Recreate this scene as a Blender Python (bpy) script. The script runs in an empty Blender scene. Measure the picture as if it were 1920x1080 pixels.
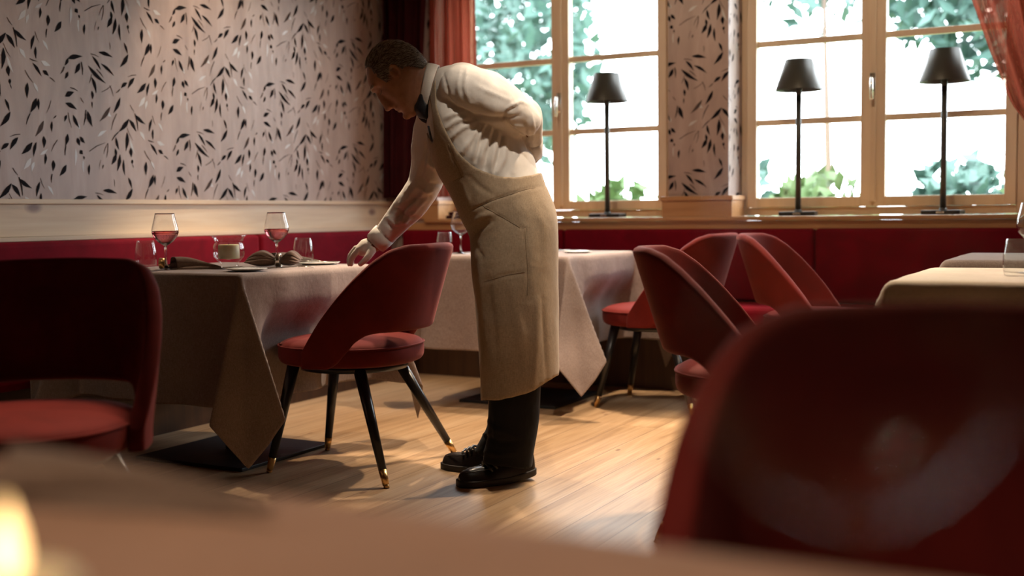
import bpy, bmesh, math, random
import numpy as np
from mathutils import Vector, Matrix, noise as mnoise
PI = math.pi
S = bpy.context.scene
COL = S.collection
# ---------------------------------------------------------------- camera
FPX = 2166.79
ROT = np.array([[0.8820, -0.0206, 0.4707], [0.4711, 0.0625, -0.8799], [-0.0113, 0.9978, 0.0649]])
EYE = np.array([0.0, 0.0, 0.95])
cd = bpy.data.cameras.new('camera'); cam = bpy.data.objects.new('camera', cd); COL.objects.link(cam)
cd.sensor_width = 36; cd.lens = FPX * 36 / 1920; cd.clip_start = 0.02; cd.clip_end = 200
M4 = Matrix([list(ROT[0]) + [0], list(ROT[1]) + [0], list(ROT[2]) + [0], [0, 0, 0, 1]])
q = M4.to_3x3().to_quaternion(); q.normalize()
cam.matrix_world = Matrix.Translation(EYE.tolist()) @ q.to_matrix().to_4x4()
cd.dof.use_dof = True; cd.dof.focus_distance = 4.15; cd.dof.aperture_fstop = 1.7
S.camera = cam
# ---------------------------------------------------------------- light
W = bpy.data.worlds.new('sky'); S.world = W; W.use_nodes = True
bg = W.node_tree.nodes['Background']; bg.inputs[0].default_value = (0.86, 0.94, 1.0, 1); bg.inputs[1].default_value = 13.0
def spot(name, loc, aim, power, ang=70, blend=.35, size=.03, col=(1, .77, .54)):
    l = bpy.data.lights.new(name, 'SPOT'); l.energy = power; l.color = col; l.spot_size = math.radians(ang)
    l.spot_blend = blend; l.shadow_soft_size = size
    o = bpy.data.objects.new(name, l); COL.objects.link(o); o.location = loc
    d = Vector(aim) - Vector(loc); o.rotation_euler = d.to_track_quat('-Z', 'Y').to_euler(); return o
spot('ceiling_and_fill_spot', (-2.0, 5.2, 2.52), (-1.9, 4.4, 0), 240, 75, .3)
spot('ceiling_and_fill_spot', (-1.1, 4.2, 2.52), (-1.3, 3.5, 0), 150, 80, .3)
spot('ceiling_and_fill_spot', (-3.2, 4.6, 2.52), (-3.0, 4.2, 0), 120, 75, .3)
spot('ceiling_and_fill_spot', (-3.2, 2.3, 2.52), (-4.1, 3.1, .9), 20, 70, .8)
spot('ceiling_and_fill_spot', (-3.3, 4.0, 2.52), (-4.1, 4.9, 1.0), 45, 80, .6)
spot('ceiling_and_fill_spot', (-.6, 4.6, 2.52), (-.5, 4.3, 0), 110, 80, .5)
spot('ceiling_and_fill_spot', (-1.30, 2.90, 2.52), (-1.86, 3.76, 1.12), 88, 40, .8, .03, (1, .86, .70))  # added fill from the camera side, brightens the waiter's shirt and apron
spot('ceiling_and_fill_spot', (-.9, .1, 2.52), (-.42, .45, .75), 85, 54, .7)  # extra spot added to lift the dim foreground cloth
spot('ceiling_and_fill_spot', (-.1, 2.3, 2.52), (-.08, 1.2, .85), 45, 40, .6)  # added to redden the top rim of the big front chair
spot('ceiling_and_fill_spot', (-2.7, 4.6, 2.52), (-2.9, 6.3, 1.2), 22, 90, .6)  # fill added so the left window frames don't stay dark
spot('ceiling_and_fill_spot', (-1.2, 4.6, 2.52), (-1.2, 6.3, 1.2), 30, 90, .6)  # same added fill, towards the right window frames
spot('ceiling_and_fill_spot', (-2.75, 4.35, 2.52), (-2.5, 3.55, .5), 210, 24, .4)  # narrow beam put in only to brighten the seat of the focused chair
spot('ceiling_and_fill_spot', (-2.35, 5.5, 2.52), (-2.1, 5.3, .5), 160, 26, .4)  # added narrow beam for the orange seat at the rear table
spot('ceiling_and_fill_spot', (-2.35, 2.5, 2.52), (-2.22, 1.66, .5), 190, 19, .5)  # added narrow beam on the left chair's seat, backrest kept dark
def portal(loc, sx, sz):
    l = bpy.data.lights.new('window_portal', 'AREA'); l.shape = 'RECTANGLE'; l.size = sx; l.size_y = sz
    l.cycles.is_portal = True
    o = bpy.data.objects.new('window_portal', l); COL.objects.link(o); o.location = loc; o.rotation_euler = (-PI / 2, 0, 0)
portal((-3.03, 6.44, 1.68), 1.5, 1.56); portal((-1.19, 6.44, 1.68), 1.5, 1.56)
vs = S.view_settings; vs.view_transform = 'Standard'; vs.look = 'None'; vs.gamma = 1; vs.use_curve_mapping = False; vs.exposure = 0.0
S.cycles.use_denoising = True; S.cycles.max_bounces = 10; S.cycles.transparent_max_bounces = 24
S.cycles.sample_clamp_indirect = 4.0; S.cycles.caustics_reflective = False; S.cycles.caustics_refractive = False

# ---------------------------------------------------------------- helpers
def tag(o, label=None, cat=None, group=None, kind=None):
    if label: o['label'] = label
    if cat: o['category'] = cat
    if group: o['group'] = group
    if kind: o['kind'] = kind
    return o
def link(name, me, mats=None, parent=None, smooth=True):
    o = bpy.data.objects.new(name, me); COL.objects.link(o)
    if mats is not None:
        for m in (mats if isinstance(mats, (list, tuple)) else [mats]): me.materials.append(m)
    if smooth: me.polygons.foreach_set('use_smooth', [True] * len(me.polygons))
    if parent: o.parent = parent
    return o
def empty(name, loc=(0, 0, 0), rz=0, parent=None):
    o = bpy.data.objects.new(name, None); COL.objects.link(o); o.location = loc; o.rotation_euler = (0, 0, rz)
    o.empty_display_size = .05
    if parent: o.parent = parent
    return o
class MB:
    """collects vertices and faces of one mesh"""
    def __init__(s): s.v = []; s.f = []; s.m = []; s.mi = 0
    def add(s, vs_, fs):
        b = len(s.v); s.v += [tuple(map(float, p)) for p in vs_]; s.f += [tuple(b + i for i in f) for f in fs]; s.m += [s.mi] * len(fs); return s
    def box(s, x0, x1, y0, y1, z0, z1):
        return s.add([(x0, y0, z0), (x1, y0, z0), (x1, y1, z0), (x0, y1, z0), (x0, y0, z1), (x1, y0, z1), (x1, y1, z1), (x0, y1, z1)],
                     [(0, 3, 2, 1), (4, 5, 6, 7), (0, 1, 5, 4), (1, 2, 6, 5), (2, 3, 7, 6), (3, 0, 4, 7)])
    def rings(s, rs, cap0=True, cap1=True, closed=False):
        n = len(rs[0]); b = len(s.v); vs_ = [p for r in rs for p in r]; fs = []
        K = len(rs)
        for k in range(K if closed else K - 1):
            for i in range(n):
                j = (i + 1) % n; k2 = (k + 1) % K
                fs.append((k * n + i, k * n + j, k2 * n + j, k2 * n + i))
        if not closed:
            for cap, k, rev in ((cap0, 0, True), (cap1, K - 1, False)):
                if cap:
                    c = np.mean(np.array(rs[k], float), axis=0); vs_.append(tuple(c)); ci = len(vs_) - 1
                    for i in range(n):
                        j = (i + 1) % n
                        fs.append((k * n + j, k * n + i, ci) if rev else (k * n + i, k * n + j, ci))
        return s.add(vs_, fs)
    def lathe(s, prof, n=32, c=(0, 0, 0), cap0=True, cap1=True):
        rs = [[(c[0] + r * math.cos(2 * PI * i / n), c[1] + r * math.sin(2 * PI * i / n), c[2] + z) for i in range(n)] for r, z in prof]
        return s.rings(rs, cap0, cap1)
    def tube(s, pts, rad, n=10, caps=True, flat=1.0):
        pts = [np.array(p, float) for p in pts]; K = len(pts)
        if not hasattr(rad, '__len__'): rad = [rad] * K
        rs = []; prev = None
        for k in range(K):
            t = pts[min(k + 1, K - 1)] - pts[max(k - 1, 0)]; t = t / (np.linalg.norm(t) + 1e-9)
            if prev is None:
                a = np.array([0, 0, 1.0]) if abs(t[2]) < .9 else np.array([1.0, 0, 0])
            else: a = prev
            u = a - t * np.dot(a, t); u /= np.linalg.norm(u) + 1e-9; v = np.cross(t, u); prev = u
            rs.append([tuple(pts[k] + rad[k] * (math.cos(2 * PI * i / n) * u * flat + math.sin(2 * PI * i / n) * v)) for i in range(n)])
        return s.rings(rs, caps, caps)
    def ball(s, c, r, n=16, m=10):
        r = r if hasattr(r, '__len__') else (r, r, r); rs = []
        for k in range(1, m):
            a = PI * k / m
            rs.append([(c[0] + r[0] * math.sin(a) * math.cos(2 * PI * i / n), c[1] + r[1] * math.sin(a) * math.sin(2 * PI * i / n), c[2] - r[2] * math.cos(a)) for i in range(n)])
        return s.rings(rs)
    def mesh(s, name):
        me = bpy.data.meshes.new(name); me.from_pydata(s.v, [], s.f); me.update()
        if any(s.m): me.polygons.foreach_set('material_index', s.m)
        return me
    def build(s, name, mats=None, parent=None, smooth=True, recalc=True):
        me = s.mesh(name)
        if recalc:
            bm = bmesh.new(); bm.from_mesh(me); bmesh.ops.recalc_face_normals(bm, faces=bm.faces); bm.to_mesh(me); bm.free()
        return link(name, me, mats, parent, smooth)
def bevel(o, w=.004, seg=2, ang=40):
    m = o.modifiers.new('bevel', 'BEVEL'); m.width = w; m.segments = seg; m.limit_method = 'ANGLE'; m.angle_limit = math.radians(ang); return o
def subsurf(o, n=1):
    m = o.modifiers.new('sub', 'SUBSURF'); m.levels = n; m.render_levels = n; return o
def solid(o, t, off=0):
    m = o.modifiers.new('solid', 'SOLIDIFY'); m.thickness = t; m.offset = off; return o
def lerp(a, b, t): return a + (b - a) * t
def sstep(x, a, b):
    t = min(max((x - a) / (b - a), 0), 1); return t * t * (3 - 2 * t)
def interp(xs, ys, x): return float(np.interp(x, xs, ys))

# ---------------------------------------------------------------- materials
def mat(name, col=(.5, .5, .5), rough=.6, metal=0, **kw):
    m = bpy.data.materials.new(name); m.use_nodes = True; nt = m.node_tree
    b = nt.nodes['Principled BSDF']; b.inputs['Base Color'].default_value = (*col, 1); b.inputs['Roughness'].default_value = rough; b.inputs['Metallic'].default_value = metal
    for k, v in kw.items(): b.inputs[k.replace('_', ' ')].default_value = v
    return m
def N(m, t, **kw):
    n = m.node_tree.nodes.new(t)
    for k, v in kw.items():
        if isinstance(k, str) and hasattr(n, k): setattr(n, k, v)
    return n
def L(m, a, b): m.node_tree.links.new(a, b)
def P(m): return m.node_tree.nodes['Principled BSDF']
def coords(m, scale=(1, 1, 1), kind='Object', rot=(0, 0, 0)):
    tc = N(m, 'ShaderNodeTexCoord'); mp = N(m, 'ShaderNodeMapping'); mp.inputs['Scale'].default_value = scale; mp.inputs['Rotation'].default_value = rot
    L(m, tc.outputs[kind], mp.inputs['Vector']); return mp.outputs['Vector']
def noise_n(m, vec, scale, detail=3, rough=.5, dist=0):
    n = N(m, 'ShaderNodeTexNoise'); n.inputs['Scale'].default_value = scale; n.inputs['Detail'].default_value = detail; n.inputs['Roughness'].default_value = rough; n.inputs['Distortion'].default_value = dist
    L(m, vec, n.inputs['Vector']); return n.outputs['Fac']
def ramp(m, fac, stops):
    r = N(m, 'ShaderNodeValToRGB'); e = r.color_ramp.elements
    while len(e) < len(stops): e.new(.5)
    for x, (p, c) in zip(e, stops): x.position = p; x.color = (*c, 1)
    L(m, fac, r.inputs['Fac']); return r.outputs['Color']
def mixc(m, fac, a, b, mode='MIX'):
    n = N(m, 'ShaderNodeMix'); n.data_type = 'RGBA'; n.blend_type = mode
    for sock, v in ((n.inputs[0], fac), (n.inputs[6], a), (n.inputs[7], b)):
        if isinstance(v, (int, float)): sock.default_value = v
        elif isinstance(v, tuple): sock.default_value = (*v, 1)
        else: L(m, v, sock)
    return n.outputs[2]
def bump(m, h, strength=.3, dist=.002, prev=None):
    b = N(m, 'ShaderNodeBump'); b.inputs['Strength'].default_value = strength; b.inputs['Distance'].default_value = dist
    L(m, h, b.inputs['Height'])
    if prev is not None: L(m, prev, b.inputs['Normal'])
    L(m, b.outputs['Normal'], P(m).inputs['Normal']); return b.outputs['Normal']
def basecol(m, c): L(m, c, P(m).inputs['Base Color'])

def wood(name, c1, c2, c3, grain=(1, 14, 14), rough=.5, knots=True, kscale=2.2, kcol=(.16, .07, .04)):
    m = mat(name, c1, rough); v = coords(m, grain)
    n1 = noise_n(m, v, 1.6, 5, .55, .6); c = ramp(m, n1, [(.3, c1), (.5, c2), (.72, c3)])
    v2 = coords(m, tuple(g * 4 if g > 1 else g for g in grain)); n2 = noise_n(m, v2, 3, 3); c = mixc(m, .25, c, ramp(m, n2, [(.35, c3), (.65, c1)]), 'MULTIPLY')
    if knots:
        v3 = coords(m, tuple(kscale * (1 if g > 1 else .55) for g in grain)); vo = N(m, 'ShaderNodeTexVoronoi'); vo.inputs['Scale'].default_value = 1.0; L(m, v3, vo.inputs['Vector'])
        k = ramp(m, vo.outputs['Distance'], [(.0, (1, 1, 1)), (.045, (.9, .9, .9)), (.1, (0, 0, 0))]); c = mixc(m, k, c, kcol)
    basecol(m, c); bump(m, n2, .12, .002); return m
def cloth(name, c, c2=None, weave=900, rough=.9, sheen=.0, wr=.35, var=.25, scol=(1, 1, 1)):
    m = mat(name, c, rough); P(m).inputs['Sheen Weight'].default_value = sheen; P(m).inputs['Sheen Roughness'].default_value = .4; P(m).inputs['Sheen Tint'].default_value = (*scol, 1)
    P(m).inputs['Specular IOR Level'].default_value = .2
    v = coords(m); c2 = c2 or tuple(x * .72 for x in c)
    va = coords(m, (.25, 1, 1)); vb = coords(m, (1, 1, .18))
    a = noise_n(m, va, weave * .4, 2); b = noise_n(m, vb, weave * .4, 2)
    mx = mixc(m, .5, a, b); col = mixc(m, ramp(m, mx, [(.35, (0, 0, 0)), (.65, (1, 1, 1))]), c2, c)
    big = noise_n(m, v, 6, 3); col = mixc(m, var, col, ramp(m, big, [(.35, tuple(x * .6 for x in c)), (.65, c)]))
    basecol(m, col)
    nn = bump(m, mx, .25, .0006); w = noise_n(m, v, 9, 3, .5, .2); bump(m, w, wr, .02, nn); return m
def velvet(name, c, sheen=.5, rough=.75, scol=(1, .35, .3)):
    m = mat(name, c, rough); p = P(m); p.inputs['Sheen Weight'].default_value = sheen; p.inputs['Sheen Roughness'].default_value = .35; p.inputs['Sheen Tint'].default_value = (*scol, 1); p.inputs['Specular IOR Level'].default_value = .15
    v = coords(m); n = noise_n(m, v, 7, 4, .6, .5); basecol(m, ramp(m, n, [(.35, tuple(x * .72 for x in c)), (.65, c)]))
    n2 = noise_n(m, v, 700, 2); bump(m, n2, .15, .0005); return m
def pane(name, tint=(1, 1, 1), ior=1.45, refl=1.0, edge=.75):
    m = bpy.data.materials.new(name); m.use_nodes = True; nt = m.node_tree; nt.nodes.remove(P(m)); out = nt.nodes['Material Output']
    t = N(m, 'ShaderNodeBsdfTransparent'); t.inputs[0].default_value = (*tint, 1); g = N(m, 'ShaderNodeBsdfGlossy'); g.inputs['Roughness'].default_value = .02
    g.inputs[0].default_value = (refl, refl, refl, 1)
    fr = N(m, 'ShaderNodeLayerWeight'); fr.inputs[0].default_value = .5; mx = N(m, 'ShaderNodeMixShader')
    pw = N(m, 'ShaderNodeMath'); pw.operation = 'POWER'; pw.inputs[1].default_value = 4.0; L(m, fr.outputs['Facing'], pw.inputs[0])
    ma = N(m, 'ShaderNodeMath'); ma.operation = 'MULTIPLY_ADD'; ma.inputs[1].default_value = edge; ma.inputs[2].default_value = .035 if edge > .2 else .006; L(m, pw.outputs[0], ma.inputs[0])
    L(m, ma.outputs[0], mx.inputs[0]); L(m, t.outputs[0], mx.inputs[1]); L(m, g.outputs[0], mx.inputs[2]); L(m, mx.outputs[0], out.inputs[0]); return m
def sheer(name, col, alpha):
    m = bpy.data.materials.new(name); m.use_nodes = True; nt = m.node_tree; nt.nodes.remove(P(m)); out = nt.nodes['Material Output']
    t = N(m, 'ShaderNodeBsdfTransparent'); t.inputs[0].default_value = (1, .8, .7, 1)
    tr = N(m, 'ShaderNodeBsdfTranslucent'); tr.inputs[0].default_value = (*col, 1); df = N(m, 'ShaderNodeBsdfDiffuse'); df.inputs[0].default_value = (*col, 1)
    a = N(m, 'ShaderNodeMixShader'); a.inputs[0].default_value = .4; L(m, tr.outputs[0], a.inputs[1]); L(m, df.outputs[0], a.inputs[2])
    b = N(m, 'ShaderNodeMixShader'); v = coords(m, (60, 60, .5)); n = noise_n(m, v, 1, 2)
    r = ramp(m, n, [(.3, (alpha * .75,) * 3), (.7, (min(1, alpha * 1.15),) * 3)]); L(m, r, b.inputs[0])
    L(m, t.outputs[0], b.inputs[1]); L(m, a.outputs[0], b.inputs[2]); L(m, b.outputs[0], out.inputs[0]); return m

M = {}
M['paper'] = mat('wallpaper_ground', (.50, .36, .32), .42); _v = coords(M['paper'], (1, 1, .25))
_n = noise_n(M['paper'], _v, 9, 4, .6, .5); basecol(M['paper'], ramp(M['paper'], _n, [(.3, (.37, .27, .235)), (.55, (.455, .34, .30)), (.75, (.52, .42, .39))]))
P(M['paper']).inputs['Specular IOR Level'].default_value = .55; bump(M['paper'], noise_n(M['paper'], coords(M['paper'], (1, 1, .3)), 160, 2), .2, .001)
M['leaf_dark'] = mat('printed_leaf_dark', (.010, .008, .011), .8, Specular_IOR_Level=.12)
M['leaf_mid'] = mat('printed_leaf_brown', (.085, .058, .052), .7, Specular_IOR_Level=.2)
M['leaf_pale'] = mat('printed_leaf_pale', (.56, .54, .54), .32)
M['pine'] = wood('pale_pine', (.86, .74, .58), (.80, .66, .49), (.72, .56, .40), (12, .8, 12), .45, True, 3.4, (.26, .15, .13))
M['sillwood'] = wood('larch_sill', (.68, .40, .19), (.60, .34, .15), (.50, .27, .11), (.8, 12, 12), .4, True, 3)
M['frame'] = wood('spruce_window_frame', (.90, .76, .58), (.86, .71, .53), (.80, .64, .46), (10, 10, .8), .45, False)
M['plaster'] = mat('plaster', (.30, .24, .19), .9)
M['benchred'] = velvet('crimson_velvet', (.22, .002, .014), .25, .8, (1, .15, .2))
M['velvet'] = velvet('brick_red_velvet', (.155, .014, .011), .22, .8, (1, .4, .35))
M['blackwood'] = mat('black_lacquered_wood', (.012, .011, .012), .28)
M['brass'] = mat('brushed_brass', (.75, .48, .20), .28, 1)
M['steel'] = mat('polished_steel', (.72, .68, .62), .18, 1)
M['blackmetal'] = mat('black_powder_coated_steel', (.010, .010, .011), .5)
M['lampmetal'] = mat('dark_grey_lamp_metal', (.075, .072, .062), .42, .4)
M['darkwood'] = wood('dark_walnut', (.10, .045, .02), (.075, .032, .014), (.05, .02, .01), (12, 12, 1), .5, False)
M['linen'] = cloth('taupe_linen', (.37, .295, .27), (.22, .165, .15), 900, .9, .1, .3)
M['cream'] = cloth('cream_linen', (.66, .56, .46), (.56, .46, .37), 700, .9, .1, .3)
M['napkin'] = cloth('brown_linen_napkin', (.23, .155, .12), (.15, .095, .07), 900, .9, .1, .3)
M['porcelain'] = mat('white_porcelain', (.80, .76, .70), .15)
M['wax'] = mat('cream_candle_wax', (.82, .70, .48), .5, Subsurface_Weight=.5, Subsurface_Scale=.02); P(M['wax']).inputs['Subsurface Radius'].default_value = (1, .6, .3)
M['glass'] = mat('clear_glass', (1, 1, 1), .0, 0, IOR=1.48, Transmission_Weight=1.0)
M['wine'] = mat('rose_wine', (.80, .20, .22), .0, 0, IOR=1.34, Transmission_Weight=1.0)
M['pane'] = pane('window_glass')
M['farglass'] = pane('very_clear_glass', (.99, .995, .99), 1.5, 1.0, .09)
M['thinglass'] = pane('thin_clear_glass', (.97, .985, .98), 1.5)

# ---------------------------------------------------------------- the room
WX, WY, WG = -4.115, 6.10, 6.34          # left wall face, pillar face, window plane
floor_m = mat('pine_floorboards', (.6, .4, .22), .42)
v = coords(floor_m, (1, 1, 1)); sx = N(floor_m, 'ShaderNodeSeparateXYZ'); L(floor_m, v, sx.inputs[0])
cx = N(floor_m, 'ShaderNodeCombineXYZ'); L(floor_m, sx.outputs['Y'], cx.inputs[0]); L(floor_m, sx.outputs['X'], cx.inputs[1])
br = N(floor_m, 'ShaderNodeTexBrick'); br.offset = .37; br.inputs['Scale'].default_value = 1; br.inputs['Mortar Size'].default_value = .0016; br.inputs['Mortar Smooth'].default_value = .2
br.inputs['Brick Width'].default_value = 2.9; br.inputs['Row Height'].default_value = .165
br.inputs['Color1'].default_value = (0, 0, 0, 1); br.inputs['Color2'].default_value = (1, 1, 1, 1); br.inputs['Mortar'].default_value = (.5, .5, .5, 1); L(floor_m, cx.outputs[0], br.inputs['Vector'])
wv = N(floor_m, 'ShaderNodeVectorMath'); wv.operation = 'MULTIPLY_ADD'; L(floor_m, br.outputs['Color'], wv.inputs[0]); wv.inputs[1].default_value = (7, 31, 3); L(floor_m, v, wv.inputs[2])
mp = N(floor_m, 'ShaderNodeMapping'); mp.inputs['Scale'].default_value = (9, .55, 1); L(floor_m, wv.outputs[0], mp.inputs[0])
g1 = noise_n(floor_m, mp.outputs[0], 1.5, 4, .5, 1.2)
mp2 = N(floor_m, 'ShaderNodeMapping'); mp2.inputs['Scale'].default_value = (55, 2.2, 1); L(floor_m, wv.outputs[0], mp2.inputs[0]); g2 = noise_n(floor_m, mp2.outputs[0], 2, 3)
c = ramp(floor_m, g1, [(.28, (.40, .25, .13)), (.5, (.54, .355, .20)), (.72, (.62, .44, .27))])
c = mixc(floor_m, .35, c, ramp(floor_m, g2, [(.35, (.50, .40, .32)), (.6, (1, 1, 1))]), 'MULTIPLY')
c = mixc(floor_m, .3, c, ramp(floor_m, br.outputs['Color'], [(0, (.42, .37, .33)), (1, (1, 1, 1))]), 'MULTIPLY')
mp3 = N(floor_m, 'ShaderNodeMapping'); mp3.inputs['Scale'].default_value = (8.5, 3.6, 1); L(floor_m, wv.outputs[0], mp3.inputs[0])
vo = N(floor_m, 'ShaderNodeTexVoronoi'); vo.inputs['Scale'].default_value = 1; L(floor_m, mp3.outputs[0], vo.inputs['Vector'])
kn = ramp(floor_m, vo.outputs['Distance'], [(0, (1, 1, 1)), (.05, (.8, .8, .8)), (.085, (0, 0, 0))]); c = mixc(floor_m, kn, c, (.20, .10, .05))
c = mixc(floor_m, br.outputs['Fac'], c, (.16, .09, .05)); basecol(floor_m, c); bump(floor_m, g2, .15, .002)

def struct(o): o['kind'] = 'structure'; return o
XR, YB, ZT = 2.0, -2.0, 2.6
struct(MB().box(WX - .3, XR, YB, 6.45, -.1, 0).build('floor', floor_m, smooth=False))
struct(MB().box(WX - .3, XR, YB, 6.45, ZT, ZT + .1).build('ceiling', M['plaster'], smooth=False))
struct(MB().box(XR, XR + .15, YB, 6.45, 0, ZT).build('wall_right', M['plaster'], smooth=False))
struct(MB().box(WX - .3, XR + .15, YB - .15, YB, 0, ZT).build('wall_back', M['plaster'], smooth=False))

LEAVES = """3595,1645,3677,1664,13,0;3598,1648,3577,1613,9,0;3575,1608,3554,1576,7,1;3594,1589,3575,1555,9,0;3660,1633,3630,1583,13,0;3669,1639,3673,1582,6,0;3768,1693,3850,1679,11,0;3732,1671,3779,1613,9,0;3722,1681,3771,1671,4,1;3780,1643,3854,1595,9,0;3707,1626,3805,1557,12,0;3754,1616,3792,1581,5,1;3725,1577,3748,1508,11,0;3725,1591,3708,1548,4,1;3723,1517,3725,1478,9,0;3722,1467,3722,1440,5,0;3574,1480,3624,1503,14,0;3602,1521,3644,1509,5,1;3574,1451,3635,1427,13,0;3658,1481,3676,1458,4,1;3944,1703,3891,1639,13,0;3920,1754,3940,1703,8,0;3835,1744,3836,1710,3,1;4077,1770,4043,1706,14,0;4043,1703,4020,1655,5,0;4088,1769,4088,1720,9,0;4152,1765,4125,1709,3,1;4110,1676,4064,1607,12,1;4154,1677,4151,1630,8,0;4177,1703,4161,1690,5,1;3989,1613,3935,1599,4,1;3977,1599,3935,1545,12,0;3931,1572,3892,1543,11,0;3888,1539,3862,1519,5,1;4048,1581,3991,1529,14,0;4069,1584,4051,1519,9,0;4107,1611,4106,1560,12,0;4179,1599,4144,1547,4,1;4114,1536,4108,1489,8,0;3778,1516,3838,1552,3,1;3827,1551,3846,1502,4,1;3887,1500,3843,1426,12,0;3826,1453,3760,1383,12,1;3863,1425,3826,1347,5,1;3694,1424,3719,1356,15,0;3685,1429,3670,1360,6,0;3613,1402,3645,1347,11,0;3587,1411,3603,1345,4,1;3579,1400,3566,1369,8,0;3945,1471,3970,1441,4,1;3975,1427,4037,1387,11,0;3974,1433,3989,1355,6,0;3938,1402,3978,1349,12,0;3936,1406,3869,1341,13,0;3869,1341,3827,1299,5,0;3922,1344,3910,1255,13,0;3922,1364,3957,1306,3,1;4079,1415,4059,1351,9,0;4082,1431,4102,1386,3,1;4153,1510,4149,1462,12,0;4144,1450,4139,1412,5,0;3567,1182,3529,1132,13,0;3580,1317,3566,1265,12,0;3568,1265,3562,1222,5,0;3633,1303,3645,1269,12,0;3647,1309,3674,1281,11,0;3645,1249,3659,1231,13,0;3664,1223,3667,1209,7,0;3696,1246,3790,1289,4,1;3804,1287,3777,1236,3,1;3806,1287,3793,1219,4,1;3853,1317,3870,1259,9,0;3847,1266,3851,1224,9,0;3853,1241,3822,1190,13,0;3875,1239,3854,1162,12,0;3942,1273,3944,1228,12,0;3948,1219,3948,1196,8,0;3948,1196,3954,1179,3,0;3895,1217,3901,1141,8,0;3775,1188,3769,1171,6,1;3761,1210,3749,1165,2,1;4024,1263,4065,1212,4,1;4035,1211,4031,1145,12,0;4083,1367,4083,1315,8,0;4050,1313,4089,1306,5,1;4065,1296,4107,1244,9,0;4115,1270,4145,1250,11,0;4150,1244,4178,1227,5,1;3695,1188,3691,1139,8,0;4039,1515,3998,1466,13,2;4054,1499,4040,1458,9,2;4001,1351,4030,1312,11,2;4120,1399,4147,1359,8,2;3621,1254,3614,1178,8,2;3748,1315,3800,1345,9,2;4065,1215,4087,1174,8,2;3649,1342,3626,1373,9,2;4109,1310,4156,1295,12,2;3803,1429,3831,1409,11,2;3660,1201,3661,1152,7,2;3938,1313,3966,1246,8,2;4086,1531,4127,1558,8,2"""
leaves = [tuple(int(x) for x in l.split(',')) for l in LEAVES.split(';')]
def leaf_print(b, u0, u1, z0, z1, place, du=0, dz=0):
    """the bamboo leaf design, a 62 cm half drop repeat, on the part of a wall between u0..u1 and z0..z1"""
    rnd = random.Random(4)
    for i in range(-9, 10):
        for j in range(-9, 10):
            ou, oz = i * .655 + du, i * .31 + j * .62 + dz
            for a, b_, c_, d, w, t in leaves:
                A = np.array([a / 1000 + ou, b_ / 1000 + oz]); B = np.array([c_ / 1000 + ou, d / 1000 + oz])
                m_ = (A + B) / 2
                if not (u0 - .1 < m_[0] < u1 + .1 and z0 - .1 < m_[1] < z1 + .1): continue
                D = B - A; ln = np.hypot(*D) + 1e-6; nrm = np.array([-D[1], D[0]]) / ln; w_ = w / 1000 * .84
                pts = []
                prof = [(0, .08), (.18, .62), (.38, 1), (.6, .8), (.82, .36), (1, .03)]
                if w <= 7: prof = [(0, .5), (.5, .7), (1, .2)]
                bend = nrm * ln * .05 * (1 if (a + d) % 2 else -1)
                for s, ww in prof: pts.append(A + D * s + bend * math.sin(PI * s) + nrm * w_ * ww)
                for s, ww in reversed(prof): pts.append(A + D * s + bend * math.sin(PI * s) - nrm * w_ * ww)
                pts = [(min(max(p[0], u0), u1), min(max(p[1], z0), z1)) for p in pts]
                if max(p[0] for p in pts) - min(p[0] for p in pts) < .003 or max(p[1] for p in pts) - min(p[1] for p in pts) < .003: continue
                b.mi = 1 + t
                lay = .0008 + .0003 * (2 - t)
                n = len(prof); q_ = [place(p[0], p[1], lay) for p in pts]
                b.add(q_, [(k, k + 1, 2 * n - 2 - k, 2 * n - 1 - k) for k in range(n - 1)])
    b.mi = 0
PAP = [M['paper'], M['leaf_dark'], M['leaf_mid'], M['leaf_pale']]
b = MB(); b.box(WX - .3, WX, YB, 6.45, 0, ZT)
leaf_print(b, 1.2, 6.1, 1.03, ZT, lambda u, z, l: (WX + l, u, z))
struct(b.build('wall_left', PAP, smooth=False, recalc=False))
# window wall: parapet, lintel, the three piers; the papered faces carry the leaf print
b = MB()
b.box(WX, XR, WY + .04, 6.45, 0, .88)
b.box(WX, XR, WY, 6.45, 2.46, ZT)
b.box(WX, -3.78, WY, 6.45, .88, 2.46); b.box(-2.27, -1.925, WY, 6.45, .88, 2.46); b.box(-.42, XR, WY, 6.45, .88, 2.46)
leaf_print(b, -2.27, -1.925, 1.03, 2.46, lambda u, z, l: (u, WY - l, z), du=-5.9 + .0, dz=.1)
leaf_print(b, 6.102, 6.40, 1.03, 2.46, lambda u, z, l: (-1.925 + l, u, z))
leaf_print(b, -4.1, -3.78, 1.03, 2.46, lambda u, z, l: (u, WY - l, z), du=-7.2)
struct(b.build('wall_window', PAP, smooth=False, recalc=False))

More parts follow.
